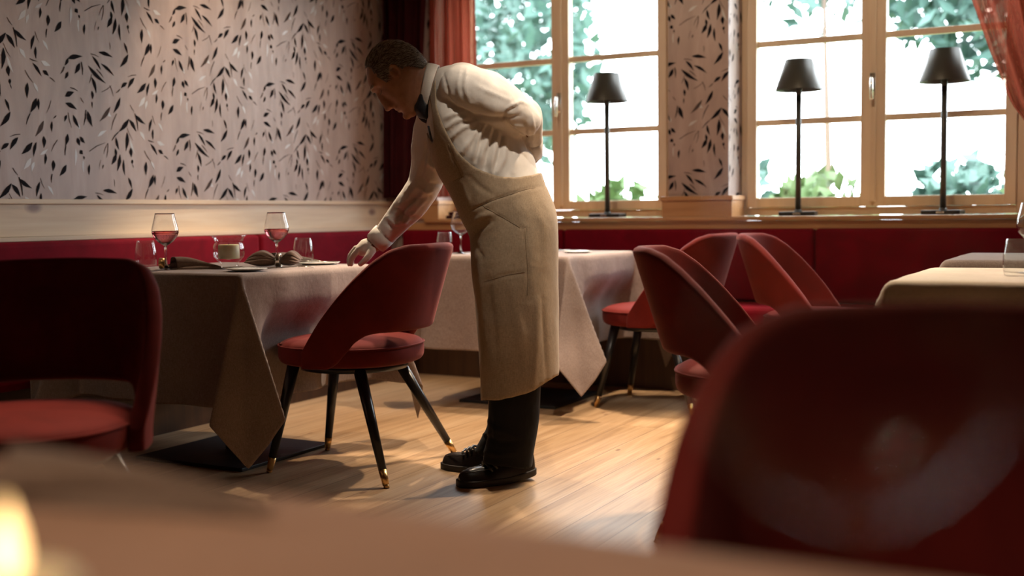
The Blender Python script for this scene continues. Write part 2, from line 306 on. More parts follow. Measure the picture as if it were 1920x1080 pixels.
# wood band on the left wall, with its top rail and pale ledge
t = MB().box(WX, -4.10, YB, WY, .874, 1.009).build('trim_1', M['pine'], smooth=False); struct(t)
t = MB().box(WX, -4.085, YB, WY - .02, 1.010, 1.031).build('trim_2', M['pine'], smooth=False); bevel(struct(t), .003)
t = MB().box(WX, -4.062, YB, WY - .02, .853, .873).build('trim_3', M['pine'], smooth=False); bevel(struct(t), .003)
t = MB().box(-3.86, XR, WY - .035, 6.325, .895, .917).build('trim_4', M['sillwood'], smooth=False); bevel(struct(t), .004)
t = MB().box(-4.06, XR, WY - .012, WY + .04, .845, .894).build('trim_5', M['sillwood'], smooth=False); struct(t)
def pier_skirt(n, x0, x1):
    b = MB().box(x0, x1, WY - .022, 6.31, .918, 1.006); struct(b.build('trim_%d' % n, M['sillwood'], smooth=False))
    b = MB().box(x0 - .006, x1 + .008, WY - .032, 6.318, 1.007, 1.031); bevel(struct(b.build('trim_%d' % (n + 1), M['sillwood'], smooth=False)), .003)
pier_skirt(6, -2.30, -1.90); pier_skirt(8, -4.05, -3.76)

def window(n, x0, xm0, xm1, x1, gx0, gx1):
    """x0..x1 opening; glass gx0..xm0 and xm1..gx1; the pair of sashes meets between xm0 and xm1"""
    w = empty('window_%d' % n, ((x0 + x1) / 2, WG, .917)); w['kind'] = 'structure'
    def put(b, name, m, par=w, bv=.003):
        o = b.build(name, m, None, smooth=False); o.parent = par; o.matrix_parent_inverse = Matrix.Translation(par_loc(par)).inverted()
        if bv: bevel(o, bv)
        return o
    def par_loc(p):
        l = Vector((0, 0, 0))
        while p: l = l + p.location; p = p.parent
        return l
    z0, z1 = .92, 2.46; gz0, gz1 = 1.017, 2.38
    b = MB(); b.box(x0, gx0 - .055, WG - .01, WG + .07, z0, z1); b.box(gx1 + .055, x1, WG - .01, WG + .07, z0, z1)
    b.box(gx0 - .055, gx1 + .055, WG - .01, WG + .07, z0, gz0 - .055); b.box(gx0 - .055, gx1 + .055, WG - .01, WG + .07, gz1 + .045, z1)
    put(b, 'frame', M['frame'])
    xm = (xm0 + xm1) / 2
    for a0, a1, s0, s1 in ((gx0, xm0, gx0 - .054, xm - .001), (xm1, gx1, xm + .001, gx1 + .054)):
        b = MB(); b.box(s0, a0, WG - .03, WG + .03, gz0 - .054, gz1 + .044); b.box(a1, s1, WG - .03, WG + .03, gz0 - .054, gz1 + .044)
        b.box(a0, a1, WG - .03, WG + .03, gz0 - .054, gz0); b.box(a0, a1, WG - .03, WG + .03, gz1, gz1 + .044)
        for z in (1.430, 1.860): b.box(a0, a1, WG - .014, WG + .014, z - .017, z + .017)
        s = put(b, 'sash', M['frame'])
        g = put(MB().box(a0, a1, WG - .002, WG + .002, gz0, gz1), 'pane', M['pane'], w, 0)
    b = MB(); b.box(xm - .016, xm + .016, WG - .046, WG - .03, gz0 - .03, gz1 + .02); put(b, 'cover_strip', M['frame'])
    b = MB().box(xm - .013, xm + .013, WG - .054, WG - .047, 1.545, 1.66)
    b.tube([(xm, WG - .05, 1.63), (xm, WG - .085, 1.63), (xm + .002, WG - .095, 1.60), (xm + .004, WG - .095, 1.52)], .0085, 10)
    o = b.build('handle', M['steel']); o.parent = w; o.matrix_parent_inverse = Matrix.Translation(w.location).inverted()
window(1, -3.78, -3.09, -2.976, -2.272, -3.65, -2.415)
window(2, -1.923, -1.271, -1.143, -.42, -1.833, -.563)

# ---------------------------------------------------------------- built-in benches
bs = tag(empty('wall_bench', (-3.85, 2.2, 0)), 'long crimson upholstered bench running along the leaf-papered left wall', 'bench')
def loc_build(b, name, m, par, smooth=False, bv=None):
    o = b.build(name, m, None, smooth); o.parent = par; o.matrix_parent_inverse = par.matrix_basis.inverted()
    if bv: bevel(o, bv, 4)
    return o
loc_build(MB().box(-4.10, -3.72, YB, 5.66, .0, .30), 'base', M['darkwood'], bs)
loc_build(MB().box(-4.10, -3.67, YB, 5.66, .302, .46), 'seat_cushion', M['benchred'], bs, bv=.03)
ys = [-1.9, -.5, 1.2, 2.95, 4.74, 5.98]
for i in range(5): loc_build(MB().box(-4.113, -4.03, ys[i] + .004, ys[i + 1] - .004, .462, .852), 'back_cushion', M['benchred'], bs, bv=.022)
bs = tag(empty('window_bench', (-2, 5.8, 0)), 'long crimson upholstered bench running under the two windows', 'bench')
loc_build(MB().box(-4.02, XR, 5.77, 6.12, .0, .30), 'base', M['darkwood'], bs)
loc_build(MB().box(-4.02, XR, 5.71, 6.05, .302, .46), 'seat_cushion', M['benchred'], bs, bv=.03)
xs = [-4.02, -2.9, -1.45, 0, 1.4]
for i in range(4): loc_build(MB().box(xs[i] + .003, xs[i + 1] - .003, 6.05, 6.138, .462, .851), 'back_cushion', M['benchred'], bs, bv=.02)

# ---------------------------------------------------------------- outside
gm = mat('garden_lawn', (.16, .22, .10), .9); struct(MB().box(-40, 30, 6.6, 60, -.5, -.35).build('ground', gm, smooth=False))
M['leaf1'] = mat('cool_green_foliage', (.058, .124, .100), .6); M['leaf2'] = mat('fresh_green_foliage', (.07, .13, .035), .6); M['bark'] = mat('bark', (.16, .11, .08), .9)
M['terracotta'] = mat('terracotta', (.42, .16, .08), .8)
def foliage(b, c, r, n, size, seed, squash=1):
    rnd = random.Random(seed)
    for i in range(n):
        while True:
            p = Vector((rnd.uniform(-1, 1), rnd.uniform(-1, 1), rnd.uniform(-1, 1)))
            if p.length <= 1: break
        nz = mnoise.noise(p * 2.3 + Vector((seed * 3.1, 0, 0)))
        if nz < -.12: continue
        p = Vector((p.x * r[0], p.y * r[1], p.z * r[2])) + Vector(c)
        s = size * rnd.uniform(.5, 1.3); d = Vector((rnd.gauss(0, 1), rnd.gauss(0, 1), rnd.gauss(0, 1))).normalized(); e = d.orthogonal().normalized() * s * .45; d = d * s
        b.add([p - d, p + e, p + d, p - e], [(0, 1, 2, 3)])
def tree(name, c, r, n, size, seed, m, label, cat, group=None, trunk=True):
    o = empty(name, (c[0], c[1], -.35)); tag(o, label, cat, group)
    b = MB(); foliage(b, c, r, n, size, seed); f = b.build('foliage', m, None, smooth=False); f.parent = o; f.matrix_parent_inverse = Matrix.Translation(o.location).inverted()
    z = c[2] - r[2] * .5 if trunk else c[2] - r[2] * .3
    b = MB().tube([(c[0], c[1], -.35), (c[0] + .05, c[1], (z - .35) / 2), (c[0], c[1] - .05, z + .3)], [.05, .04, .02] if trunk else [.03, .02, .01])
    t = b.build('trunk' if trunk else 'stem', M['bark']); t.parent = o; t.matrix_parent_inverse = Matrix.Translation(o.location).inverted()
G1 = 'garden trees beyond the windows'
tree('garden_tree', (-6.9, 13.0, 2.9), (1.1, 1.0, 1.5), 2200, .13, 1, M['leaf1'], 'tall bluish green tree outside, in the left pane of the left window', 'tree', G1)
tree('garden_tree', (-5.6, 15.6, 4.3), (1.3, 1, .5), 420, .13, 2, M['leaf1'], 'tree crown high outside, behind the right sash of the left window', 'tree', G1)
tree('garden_tree', (-2.9, 12.5, 3.4), (.7, 1, .6), 300, .12, 3, M['leaf1'], 'sparse tree branch tips outside, top of the left sash of the right window', 'tree', G1)
tree('garden_tree', (-.95, 11.5, 3.1), (1.3, 1, 1.0), 2400, .13, 4, M['leaf1'], 'dense dark green tree outside, behind the rightmost lamp', 'tree', G1)
G2 = 'garden bushes low beyond the windows'
def bush(c, r, n, seed, m, label): tree('garden_bush', c, r, n, .10, seed, m, label, 'bush', G2, False)
bush((-5.35, 9.6, .95), (.38, .4, .65), 420, 5, M['leaf1'], 'dark bush outside, low beside the centre post of the left window')
bush((-6.6, 10.8, 1.3), (.75, .6, 1.1), 1500, 15, M['leaf1'], 'blue green bush outside, behind the bent waiter and the left sash')
bush((-3.6, 8.6, .75), (.55, .4, .45), 700, 6, M['leaf2'], 'yellow green bush outside, right of the leftmost lamp pole')
bush((-2.85, 9.2, .9), (.35, .4, .6), 380, 7, M['leaf1'], 'dark green bush outside, lower left corner of the right window')
bush((-1.95, 8.3, .75), (.42, .4, .50), 900, 8, M['leaf2'], 'bright green bush outside, right of the middle lamp')
bush((-1.15, 9.4, .85), (.42, .4, .50), 800, 9, M['leaf1'], 'dark leafy bush outside, left of the rightmost lamp pole')
bush((-.45, 8.5, .95), (.32, .4, .75), 500, 10, M['leaf2'], 'pale green bush outside, right edge of the right window')
o = tag(empty('flower_box', (-4.15, 7.6, .78)), 'terracotta flower box with greenery outside the left window', 'planter')
pb = MB().box(-.17, .17, -.09, .09, .0, .24).box(-.185, .185, -.105, .105, .2, .25).build('pot', M['terracotta'], o, smooth=False); bevel(pb, .006)
b = MB(); foliage(b, (0, 0, .34), (.24, .14, .14), 260, .06, 12); b.build('plant', M['leaf1'], o, smooth=False)
st = tag(MB().box(-4.45, -3.85, 7.4, 7.8, -.35, .78).build('garden_wall', M['plaster'], smooth=False), 'low rendered garden plinth under the flower box outside', 'garden wall')

# ---------------------------------------------------------------- curtains
M['sheer'] = sheer('rust_red_sheer', (.40, .115, .08), .64); M['drape'] = velvet('dark_red_drape', (.045, .004, .006), .15, .85)
def curtain(name, m, left, right, z0, z1, y0, amp, waves, label, par=None, nu=150, nv=50, th=.0015):
    b = MB(); vs_ = []; fs = []
    for j in range(nv + 1):
        v = j / nv; z = lerp(z1, z0, v); xl, xr = left(v), right(v)
        for i in range(nu + 1):
            u = i / nu; ph = u * waves * 2 * PI + .9 * math.sin(3 * u + v) + .3 * math.sin(5 * v + 9 * u)
            vs_.append((lerp(xl, xr, u) + .012 * math.sin(ph * .5 + 2 * v), y0 + amp * (.8 + .3 * math.sin(7 * u)) * math.sin(ph), z))
    for j in range(nv):
        for i in range(nu): k = j * (nu + 1) + i; fs.append((k, k + 1, k + nu + 2, k + nu + 1))
    b.add(vs_, fs); o = b.build(name, m, recalc=False); solid(o, th); tag(o, label, 'curtain'); return o
curtain('drape', M['drape'], lambda v: -4.09, lambda v: -3.74 - .10 * v, 1.05, 2.55, 5.98, .035, 6, 'opaque dark wine red drape hanging in the room corner behind the waiter')
curtain('sheer_curtain', M['sheer'], lambda v: -3.80, lambda v: -3.46 + .02 * v, 1.05, 2.55, 6.05, .028, 7, 'rust red sheer curtain at the left edge of the left window')
curtain('sheer_curtain', M['sheer'], lambda v: interp([0, .48, .69, .89, 1], [-.80, -.71, -.62, -.52, -.42], v), lambda v: interp([0, .8, 1], [.1, .0, -.05], v), 1.30, 2.62 - .05, 6.0, .03, 8, 'orange red sheer curtain gathered back at the far right window edge')

# ---------------------------------------------------------------- chairs
def chair_parts(root):
    # seat cushion: rounded, domed, with a piped edge
    b = MB(); n = 56
    def ring(k, z):
        out = []
        for i in range(n):
            a = 2 * PI * i / n; ca, sa = math.cos(a), math.sin(a); e = .86
            x = .262 * k * math.copysign(abs(ca) ** e, ca); y = .265 * k * math.copysign(abs(sa) ** e, sa)
            out.append((x, y + .01, z))
        return out
    prof = [(.80, .398), (.93, .400), (.985, .412), (1.0, .435), (.995, .462), (.975, .474), (.93, .484), (.8, .493), (.6, .499), (.35, .502), (.12, .503)]
    b.rings([ring(k, z) for k, z in prof]); s = b.build('seat', M['velvet'], root); subsurf(s, 1)
    r = ring(.992, .468); b = MB(); K = len(r); pts = r + r[:1]; b.tube(pts, .0042, 8, False); b.build('piping', M['velvet'], s)
    # backrest shell, open above the rear of the seat
    nu, nv = 72, 14; PM = math.radians(98); vs_ = []; fs = []
    def top(p): p = math.degrees(abs(p)); return interp([0, 30, 42, 52, 62, 72, 82, 91, 98], [.845, .842, .825, .785, .728, .660, .585, .510, .452], p)
    def low(p): p = math.degrees(abs(p)); return interp([0, 42, 50, 57, 63, 69, 76, 98], [.530, .529, .522, .498, .455, .420, .402, .402], p)
    for i in range(nu + 1):
        p = lerp(-PM, PM, i / nu); ca, sa = math.cos(p), math.sin(p)
        for j in range(nv + 1):
            z = lerp(low(p), top(p), j / nv); dz = z - .44
            rx = .278 + .10 * max(dz, 0); yb = -.262 * ca - .31 * max(dz, 0) * max(ca + .25, 0) / 1.25 + .02
            vs_.append((rx * math.copysign(abs(sa) ** .9, sa), yb, z))
    for i in range(nu):
        for j in range(nv): k = i * (nv + 1) + j; fs.append((k, k + 1, k + nv + 2, k + nv + 1))
    b = MB().add(vs_, fs); bk = b.build('backrest', M['velvet'], root, recalc=False); solid(bk, .040); subsurf(bk, 1)
    # piping where inner and outer cover meet
    fr = MB().lathe([(.10, .372), (.20, .376), (.205, .398), (.12, .399)], 32).build('seat_base', M['blackwood'], root)
    for sx_ in (1, -1):
        for (x0, y0, x1, y1) in ((.155, .17, .213, .25), (.15, -.10, .296, -.280)):
            T = np.array([x0 * sx_, y0, .398]); B_ = np.array([x1 * sx_, y1, 0.0])
            f = T + (B_ - T) * .86
            lg = MB().tube([T, f], [.0235, .0145], 16).build('leg', M['blackwood'], root)
            MB().tube([f, T + (B_ - T) * .975], [.0152, .0118], 16).tube([T + (B_ - T) * .975, B_ + np.array([0, 0, .0])], [.0105, .0105], 12).build('ferrule', M['brass'], lg)
    MB().box(.283, .287, -.02, -.002, .418, .448).build('fabric_tag', M['porcelain'], root, smooth=False)
def copy_tree(o, parent=None):
    c_ = o.copy(); COL.objects.link(c_)
    if parent: c_.parent = parent; c_.matrix_parent_inverse = o.matrix_parent_inverse.copy()
    for ch in list(o.children): copy_tree(ch, c_)
    return c_
ch0 = empty('dining_chair'); chair_parts(ch0)
GC = 'red velvet dining chairs'
def face(dx, dy): return math.atan2(-dx, dy)       # local +y looks along (dx, dy)
chairs = [((-2.575, 3.545), face(-1, -.125), 'red velvet chair in sharp focus, tucked between the waiter and the near table'),
          ((-2.305, 1.845), face(.50, -.86), 'red velvet chair at the left edge, its dark backrest cut by the frame'),
          ((-.085, 1.04), face(.27, -.96), 'huge blurred red velvet chair filling the lower right foreground'),
          ((-.98, 3.42), face(1, .25), 'red velvet chair right of the waiter, dark back turned to us, nearer of the pair'),
          ((-2.03, 5.33), face(-1, .0), 'red velvet chair with bright orange lit seat at the table behind the waiter'),
          ((-1.22, 5.25), face(1, .05), 'red velvet chair farther right under the right window, only its top showing')]
for i, ((x, y), rz, lb) in enumerate(chairs):
    c_ = ch0 if i == 0 else copy_tree(ch0)
    c_.location = (x, y, 0); c_.rotation_euler = (0, 0, rz); tag(c_, lb, 'chair', GC)

# ---------------------------------------------------------------- tables and cloths
def table_parts(root, h=.742, half=.39, base=.27):
    bevel(MB().box(-half, half, -half, half, h - .03, h).build('tabletop', M['darkwood'], root, smooth=False), .004)
    MB().tube([(0, 0, .02), (0, 0, h - .03)], .038, 20).build('column', M['blackmetal'], root)
    bevel(MB().box(-base, base, -base, base, .0, .014).build('base_plate', M['blackmetal'], root, smooth=False), .003)
def cloth_mesh(hx, hy, drop, seed, n=128, r=.012, wav=.016, push=None, rest=None):
    rnd = random.Random(seed); ph = [rnd.uniform(0, 6.3) for _ in range(12)]
    Lx, Ly = hx + drop, hy + drop; nx = n; ny = int(n * Ly / Lx)
    def dirc(th, n1, n2):
        o_ = (n1 + n2) / math.sqrt(2); e1 = (n1 - n2) / math.sqrt(2); dn = np.array([0, 0, -1.0])
        keys = [0, .15, .46, .66, .785, .91, 1.10, 1.42, PI / 2]
        D = [dn + n1 * .0, dn * .99 + n1 * .08, dn * .925 + e1 * .24 + o_ * .32, dn * .955 + e1 * .11 + o_ * .30, dn * .965 + o_ * .26, dn * .955 - e1 * .10 + o_ * .29, dn * .93 - e1 * .23 + o_ * .30, dn * .99 + n2 * .08, dn + n2 * .0]
        v_ = np.array([np.interp(th, keys, [d[k] for d in D]) for k in range(3)]); return v_ / np.linalg.norm(v_)
    vs_ = []; fs = []
    for j in range(ny + 1):
        t_ = lerp(-Ly, Ly, j / ny)
        for i in range(nx + 1):
            s_ = lerp(-Lx, Lx, i / nx); sx_, sy_ = math.copysign(1, s_), math.copysign(1, t_)
            ex, ey = abs(s_) - hx, abs(t_) - hy
            n1 = np.array([sx_, 0, 0.0]); n2 = np.array([0, sy_, 0.0]); top = np.array([np.clip(s_, -hx, hx), np.clip(t_, -hy, hy), 0.0])
            if ex <= 0 and ey <= 0: p = top + [0, 0, .0012 * math.sin(9 * s_ + ph[0]) * math.sin(8 * t_ + ph[1])]
            elif ex > 0 and ey > 0:
                rr = math.hypot(ex, ey); th = math.atan2(ey, ex); d = dirc(th, n1, n2); k = min(rr, r * 1.57)
                p = top + d * rr + (n1 * math.cos(th) + n2 * math.sin(th)) * r * math.sin(k / r) + np.array([0, 0, (k - r * (1 - math.cos(k / r)))])
                p = p + (n1 + n2) * .006 * math.sin(rr * 13 + ph[2]) * rr
            else:
                e, nn, w_ = (ex, n1, t_) if ex > 0 else (ey, n2, s_); hw = hy if ex > 0 else hx
                k = min(e, r * 1.57); o = r * math.sin(k / r); dz = e if e > r * 1.57 else r * (1 - math.cos(k / r))
                if e > r * 1.57: dz = r + (e - r * 1.57)
                q_ = 5 if ex > 0 else 8; fall = (e / drop)
                amp = wav * fall * (1 - .6 * abs(w_ / hw) ** 4)
                o += amp * (1.1 + math.sin(w_ * 11 + ph[q_] + 1.3 * e) + .6 * math.sin(w_ * 25 + ph[q_ + 1]))
                if push and ex > 0 and sx_ > 0: o -= push[2] * sstep(e, .10, .26) * sstep(w_, push[0] - .12, push[0] + .03) * (1 - sstep(w_, push[1] - .03, push[1] + .12))
                tx = .010 * fall * math.sin(w_ * 17 + ph[q_ + 2] + 3 * e)
                p = top + nn * o + np.array([0, 0, -dz]) + (np.array([0, 1, 0]) if ex > 0 else np.array([1, 0, 0])) * tx
            if ex > 0 or ey > 0:
                nz = mnoise.noise(Vector((p[0] * 5 + seed, p[1] * 5, p[2] * 3))); p = p + (n1 * (ex > 0) + n2 * (ey > 0)) * nz * .006
            if rest and p[0] < rest[0]: p = np.array([p[0], p[1], max(p[2], rest[1])])
            vs_.append(tuple(p))
    for j in range(ny):
        for i in range(nx): k = j * (nx + 1) + i; fs.append((k, k + 1, k + nx + 2, k + nx + 1))
    return MB().add(vs_, fs)
def laid(name, cx_, cy_, hx, hy, drop, seed, m, label, group, rz=0, h=.742, **kw):
    o = cloth_mesh(hx, hy, drop, seed, **kw).build(name, m, recalc=False); sm = o.modifiers.new('soften', 'SMOOTH'); sm.factor = .5; sm.iterations = 4; solid(o, .0016, 1); o.location = (cx_, cy_, h + .003); o.rotation_euler = (0, 0, rz)
    return tag(o, label, 'tablecloth', group)
tb0 = empty('dining_table'); table_parts(tb0)
GT = 'square pedestal tables'; GL = 'tablecloths on the square tables'
T1 = (-3.16, 3.53); T2 = (-2.70, 5.24); T3 = (-.20, 3.80); T4 = (-.24, 5.22)
for i, ((x, y), lb) in enumerate([(T1, 'square table with black floor plate where the waiter sets the cutlery'), (T2, 'square table behind the waiter, under the left window'), (T3, 'square table at the right edge, beyond the blurred foreground chair'), (T4, 'square table farthest right, under the right window')]):
    c_ = tb0 if i == 0 else copy_tree(tb0); c_.location = (x, y, 0); tag(c_, lb, 'table', GT)
laid('tablecloth', *T1, .40, .40, .49, 3, M['linen'], 'brown taupe linen cloth on the near left table, long folded corner almost touching the floor', GL, push=(-.22, .32, .10), rest=(-.47, -.272))
laid('tablecloth', *T2, .40, .40, .47, 8, M['linen'], 'taupe cloth on the table behind the waiter, its right side lit pale by the window', GL, push=(-.16, .34, .09))
laid('tablecloth', *T3, .40, .40, .46, 12, M['cream'], 'light cream cloth on the table at the right edge', GL)
laid('tablecloth', *T4, .40, .40, .46, 15, M['linen'], 'cloth on the farthest right table, hardly visible past the chairs', GL)
# foreground table
tf = tag(empty('dining_table', (-.55, .28, 0)), 'long foreground table right under the camera', 'table')
bevel(MB().box(-.98, .98, -.36, .36, .712, .742).build('tabletop', M['darkwood'], tf, smooth=False), .004)
for x in (-.6, .6):
    MB().tube([(x, 0, .012), (x, 0, .712)], .038, 16).build('column', M['blackmetal'], tf); MB().box(x - .25, x + .25, -.25, .25, 0, .014).build('base_plate', M['blackmetal'], tf, smooth=False)
M['brownlinen'] = cloth('rosy_brown_linen', (.40, .235, .165), (.32, .18, .12), 900, .9, .1, .3)
laid('tablecloth', -.55, .28, .99, .385, .40, 21, M['brownlinen'], 'blurred rosy brown cloth across the bottom of the picture', None)

# ---------------------------------------------------------------- tableware
TZ = .7465
def wine_glass(root, wine=True, gm='glass'):
    bowl_o = [(.005, .093), (.012, .098), (.024, .108), (.036, .124), (.0425, .142), (.0430, .152), (.040, .170), (.035, .192), (.0315, .212), (.0305, .217)]
    prof = [(.0375, .0), (.0375, .0012), (.030, .0030), (.015, .005), (.0065, .009), (.0042, .02), (.0036, .05), (.0040, .08)] + bowl_o
    inn = [(r - .0011, z) for r, z in reversed(bowl_o)]; inn[-1] = (.0008, .0975); inn[-2] = (.0105, .1005)
    MB().lathe(prof + inn, 40, cap0=True, cap1=True).build('bowl', M[gm], root)
    if wine:
        w = [(.0008, .0980), (.0098, .1008)] + [(r - .0014, z) for r, z in bowl_o[2:6]] ; w[-1] = (.0414, .150)
        MB().lathe(w, 40).build('wine', M['wine'], root)
def tumbler(root):
    o_ = [(.030, .0), (.0335, .002), (.0365, .012), (.0385, .03), (.0375, .055), (.0315, .085), (.0285, .096)]
    inn = [(r - .0014, z) for r, z in reversed(o_)]; inn[-1] = (.024, .009); inn[-2] = (.031, .010)
    MB().lathe(o_ + inn[:-0 or None], 36).build('glass_body', M['thinglass'], root)
def hurricane(root, lit=False):
    o_ = [(.024, .0), (.030, .002), (.029, .010), (.024, .016), (.034, .024), (.046, .038), (.0495, .055), (.047, .072), (.0425, .084), (.046, .096), (.055, .106)]
    inn = [(r - .0018, z) for r, z in reversed(o_)]; inn = inn[:6] + [(.040, .036), (.002, .028)]
    MB().lathe(o_ + inn, 40).build('glass_body', M['thinglass'], root)
    c_ = MB().lathe([(.003, .031), (.031, .031), (.0325, .034), (.0325, .074), (.030, .0765), (.003, .0745)], 32).build('candle', M['wax'], root)
    MB().tube([(0, 0, .0745), (.001, 0, .082)], .0009, 6).build('wick', M['blackmetal'], c_)
def place(fn, name, x, y, z, label, cat, group=None, rz=0, **kw):
    o = empty(name, (x, y, z), rz); fn(o, **kw)
    k = {wine_glass: (1.17, 1.17, 1.0), tumbler: (1.12, 1.12, 1.15), hurricane: (1.25, 1.25, 1.22)}.get(fn)
    if k: o.scale = k
    return tag(o, label, cat, group)
def px(px_, py_, d):
    """a point of the room seen along one line of sight at a distance d; only used while measuring the table settings"""
    c_ = np.array([(px_ - 960) / FPX, -(py_ - 540) / FPX, -1.0]); return EYE + (ROT @ c_) * d
GW = 'wine glasses on the tables'; GB = 'water tumblers on the tables'; GH = 'candle lanterns on the tables'
place(wine_glass, 'wine_glass', -3.25, 3.272, TZ, 'stemmed glass of rose wine on the near table, left of the candle', 'wine glass', GW)
place(wine_glass, 'wine_glass', -3.08, 3.72, TZ, 'stemmed glass of rose wine on the near table, behind the ringed napkin', 'wine glass', GW)
place(tumbler, 'tumbler', -3.465, 3.38, TZ, 'water tumbler at the left end of the near table', 'tumbler', GB)
place(tumbler, 'tumbler', -3.02, 3.815, TZ, 'water tumbler on the near table, right of the ringed napkin', 'tumbler', GB)
place(hurricane, 'candle_lantern', -3.09, 3.445, TZ, 'flared glass lantern with cream candle on the near table', 'candle lantern', GH)
def plate(root, r=.075):
    MB().lathe([(.002, .001), (r * .6, .001), (r * .95, .007), (r, .009), (r * .99, .0105), (r * .62, .004), (.002, .004)], 40).build('dish', M['porcelain'], root)
def knife(b, L_=.2, y=0):
    b.tube([(-L_ / 2, y, .004), (-.01, y, .005)], [.0045, .0055], 8, flat=.5); b.tube([(-.01, y, .005), (.02, y, .004), (L_ / 2 - .02, y, .003), (L_ / 2, y, .003)], [.003, .0085, .0085, .002], 8, flat=.18)
def fork(b, L_=.19, y=0):
    b.tube([(-L_ / 2, y, .003), (.02, y, .006), (.04, y, .007)], [.006, .0028, .003], 8, flat=.5)
    for k in range(4): b.tube([(.035, y + (k - 1.5) * .002, .006), (.05, y + (k - 1.5) * .0055, .008), (L_ / 2, y + (k - 1.5) * .0055, .004)], [.0015, .0017, .0008], 6)
    b.tube([(.03, y, .0065), (.048, y, .0065), (.055, y, .0065)], [.003, .010, .008], 8, flat=.15)

pl = place(plate, 'bread_plate', -2.875, 3.30, TZ, 'small white bread plate at the near corner of the near table', 'plate')
b = MB(); knife(b, .17); o = b.build('butter_knife', M['steel']); o.location = (-2.875, 3.295, TZ + .0105); o.rotation_euler = (0, 0, .55); tag(o, 'steel butter knife lying across the bread plate', 'knife')
b = MB(); fork(b); o = b.build('fork', M['steel']); o.location = (-2.84, 3.50, TZ); o.rotation_euler = (0, 0, .5); tag(o, 'steel fork on the cloth right of the bread plate', 'fork')
# folded napkins
def napkin_folded(root):
    b = MB(); n, m_ = 44, 26; vs_ = []; fs = []
    for i in range(n + 1):                            # an open arched fold tapering to a point
        u = i / n; R_ = .030 * (1 - u) ** .75 * (1 + .18 * math.sin(5 * u + .5)) + .0025
        for j in range(m_ + 1):
            v_ = j / m_; a = lerp(-.35, PI + .15, v_); r_ = R_ * (1 + .10 * math.sin(3 * a + 4 * u))
            vs_.append((-.075 + .19 * u - .03 * math.cos(a) * (1 - u), 1.25 * r_ * math.cos(a) + .012 * math.sin(4 * u), max(.002, .004 + r_ * 1.35 * math.sin(a))))
    for i in range(n):
        for j in range(m_): k = i * (m_ + 1) + j; fs.append((k, k + 1, k + m_ + 2, k + m_ + 1))
    f = b.add(vs_, fs).build('fold', M['napkin'], root, recalc=False); solid(f, .0035); subsurf(f, 1)
    for k_, (x0, y0, L_, w0, h0) in enumerate(((-.105, .0, .17, .045, .026), (-.07, -.030, .20, .030, .010))):
        b = MB(); rs = []
        for i in range(17):
            u = i / 16; w_ = w0 * (.35 + .65 * math.sin(PI * min(u + .2, 1))) * (1 - .75 * u ** 3); h = h0 * math.sin(PI * (.12 + .86 * u)) ** .8 + .0012
            rs.append([(x0 + L_ * u, y0 + w_ * math.cos(a) + .01 * math.sin(3 * u + k_), max(.0005, .002 + h * max(math.sin(a), -.05) * (1 + .15 * math.sin(5 * a + 6 * u)))) for a in [2 * PI * q_ / 24 for q_ in range(24)]])
        o = b.rings(rs).build('fold', M['napkin'], root); subsurf(o, 1)
def napkin_ringed(root):
    for s_, L_, hh in ((-1, .105, .028), (1, .07, .022)):
        for q_ in range(3):
            b = MB(); rs = []; rnd = random.Random(q_ + s_)
            for i in range(15):
                u = i / 14; x = s_ * (.006 + L_ * u); w_ = .010 + .034 * u ** .8 * (1 - .5 * u ** 6); h = (.009 + hh * .55 * math.sin(PI * min(u * .8 + .1, 1))) * (1 - .85 * u ** 5)
                cz = .012 + q_ * .011 * math.sin(PI * u * .9) + .004; cy = (q_ - 1) * .015 * u
                rs.append([(x, cy + w_ * math.cos(a) * (1 + .1 * math.sin(3 * a + 4 * u + q_)), max(.0008, cz + h * .55 * math.sin(a) + .002 * math.sin(5 * a + q_))) for a in [2 * PI * k / 20 for k in range(20)]])
            o = b.rings(rs).build('fold', M['napkin'], root); subsurf(o, 1)
    b = MB(); R_ = [(.0, .021 * math.cos(a), .018 + .017 * math.sin(a)) for a in [2 * PI * k / 28 for k in range(29)]]
    rs = []
    for a in [2 * PI * k / 28 for k in range(28)]:
        rs.append([(x_, (.0215 + t_) * math.cos(a), .0195 + (.0185 + t_) * math.sin(a)) for x_, t_ in ((-.009, 0), (.009, 0), (.009, .0016), (.004, .0035), (-.004, .0035), (-.009, .0016))])
    b.rings(rs, closed=True); b.build('napkin_ring', M['steel'], root)
GN = 'brown linen napkins'
place(napkin_folded, 'napkin', -3.20, 3.36, TZ, 'brown linen napkin softly folded between left wine glass and candle', 'napkin', GN, rz=.45)
place(napkin_ringed, 'napkin', -2.985, 3.615, TZ, 'brown linen napkin gathered in a metal ring, right of the candle', 'napkin', GN, rz=.42).scale = (1.15, 1.2, 1.3)
place(napkin_folded, 'napkin', -3.12, 3.87, TZ, 'rolled taupe napkin partly behind the gloved hand', 'napkin', GN, rz=.9)
b = MB(); rs = []
for a in [2 * PI * k / 24 for k in range(24)]: rs.append([(x_, (.019 + t_) * math.cos(a), .022 + (.019 + t_) * math.sin(a)) for x_, t_ in ((-.011, 0), (.011, 0), (.011, .002), (-.011, .002))])
o = b.rings(rs, closed=True).build('napkin_ring', M['brass']); o.location = (-3.33, 3.335, TZ); o.rotation_euler = (0, 0, .5); tag(o, 'brass napkin ring beside the left tumbler on the near table', 'napkin ring')
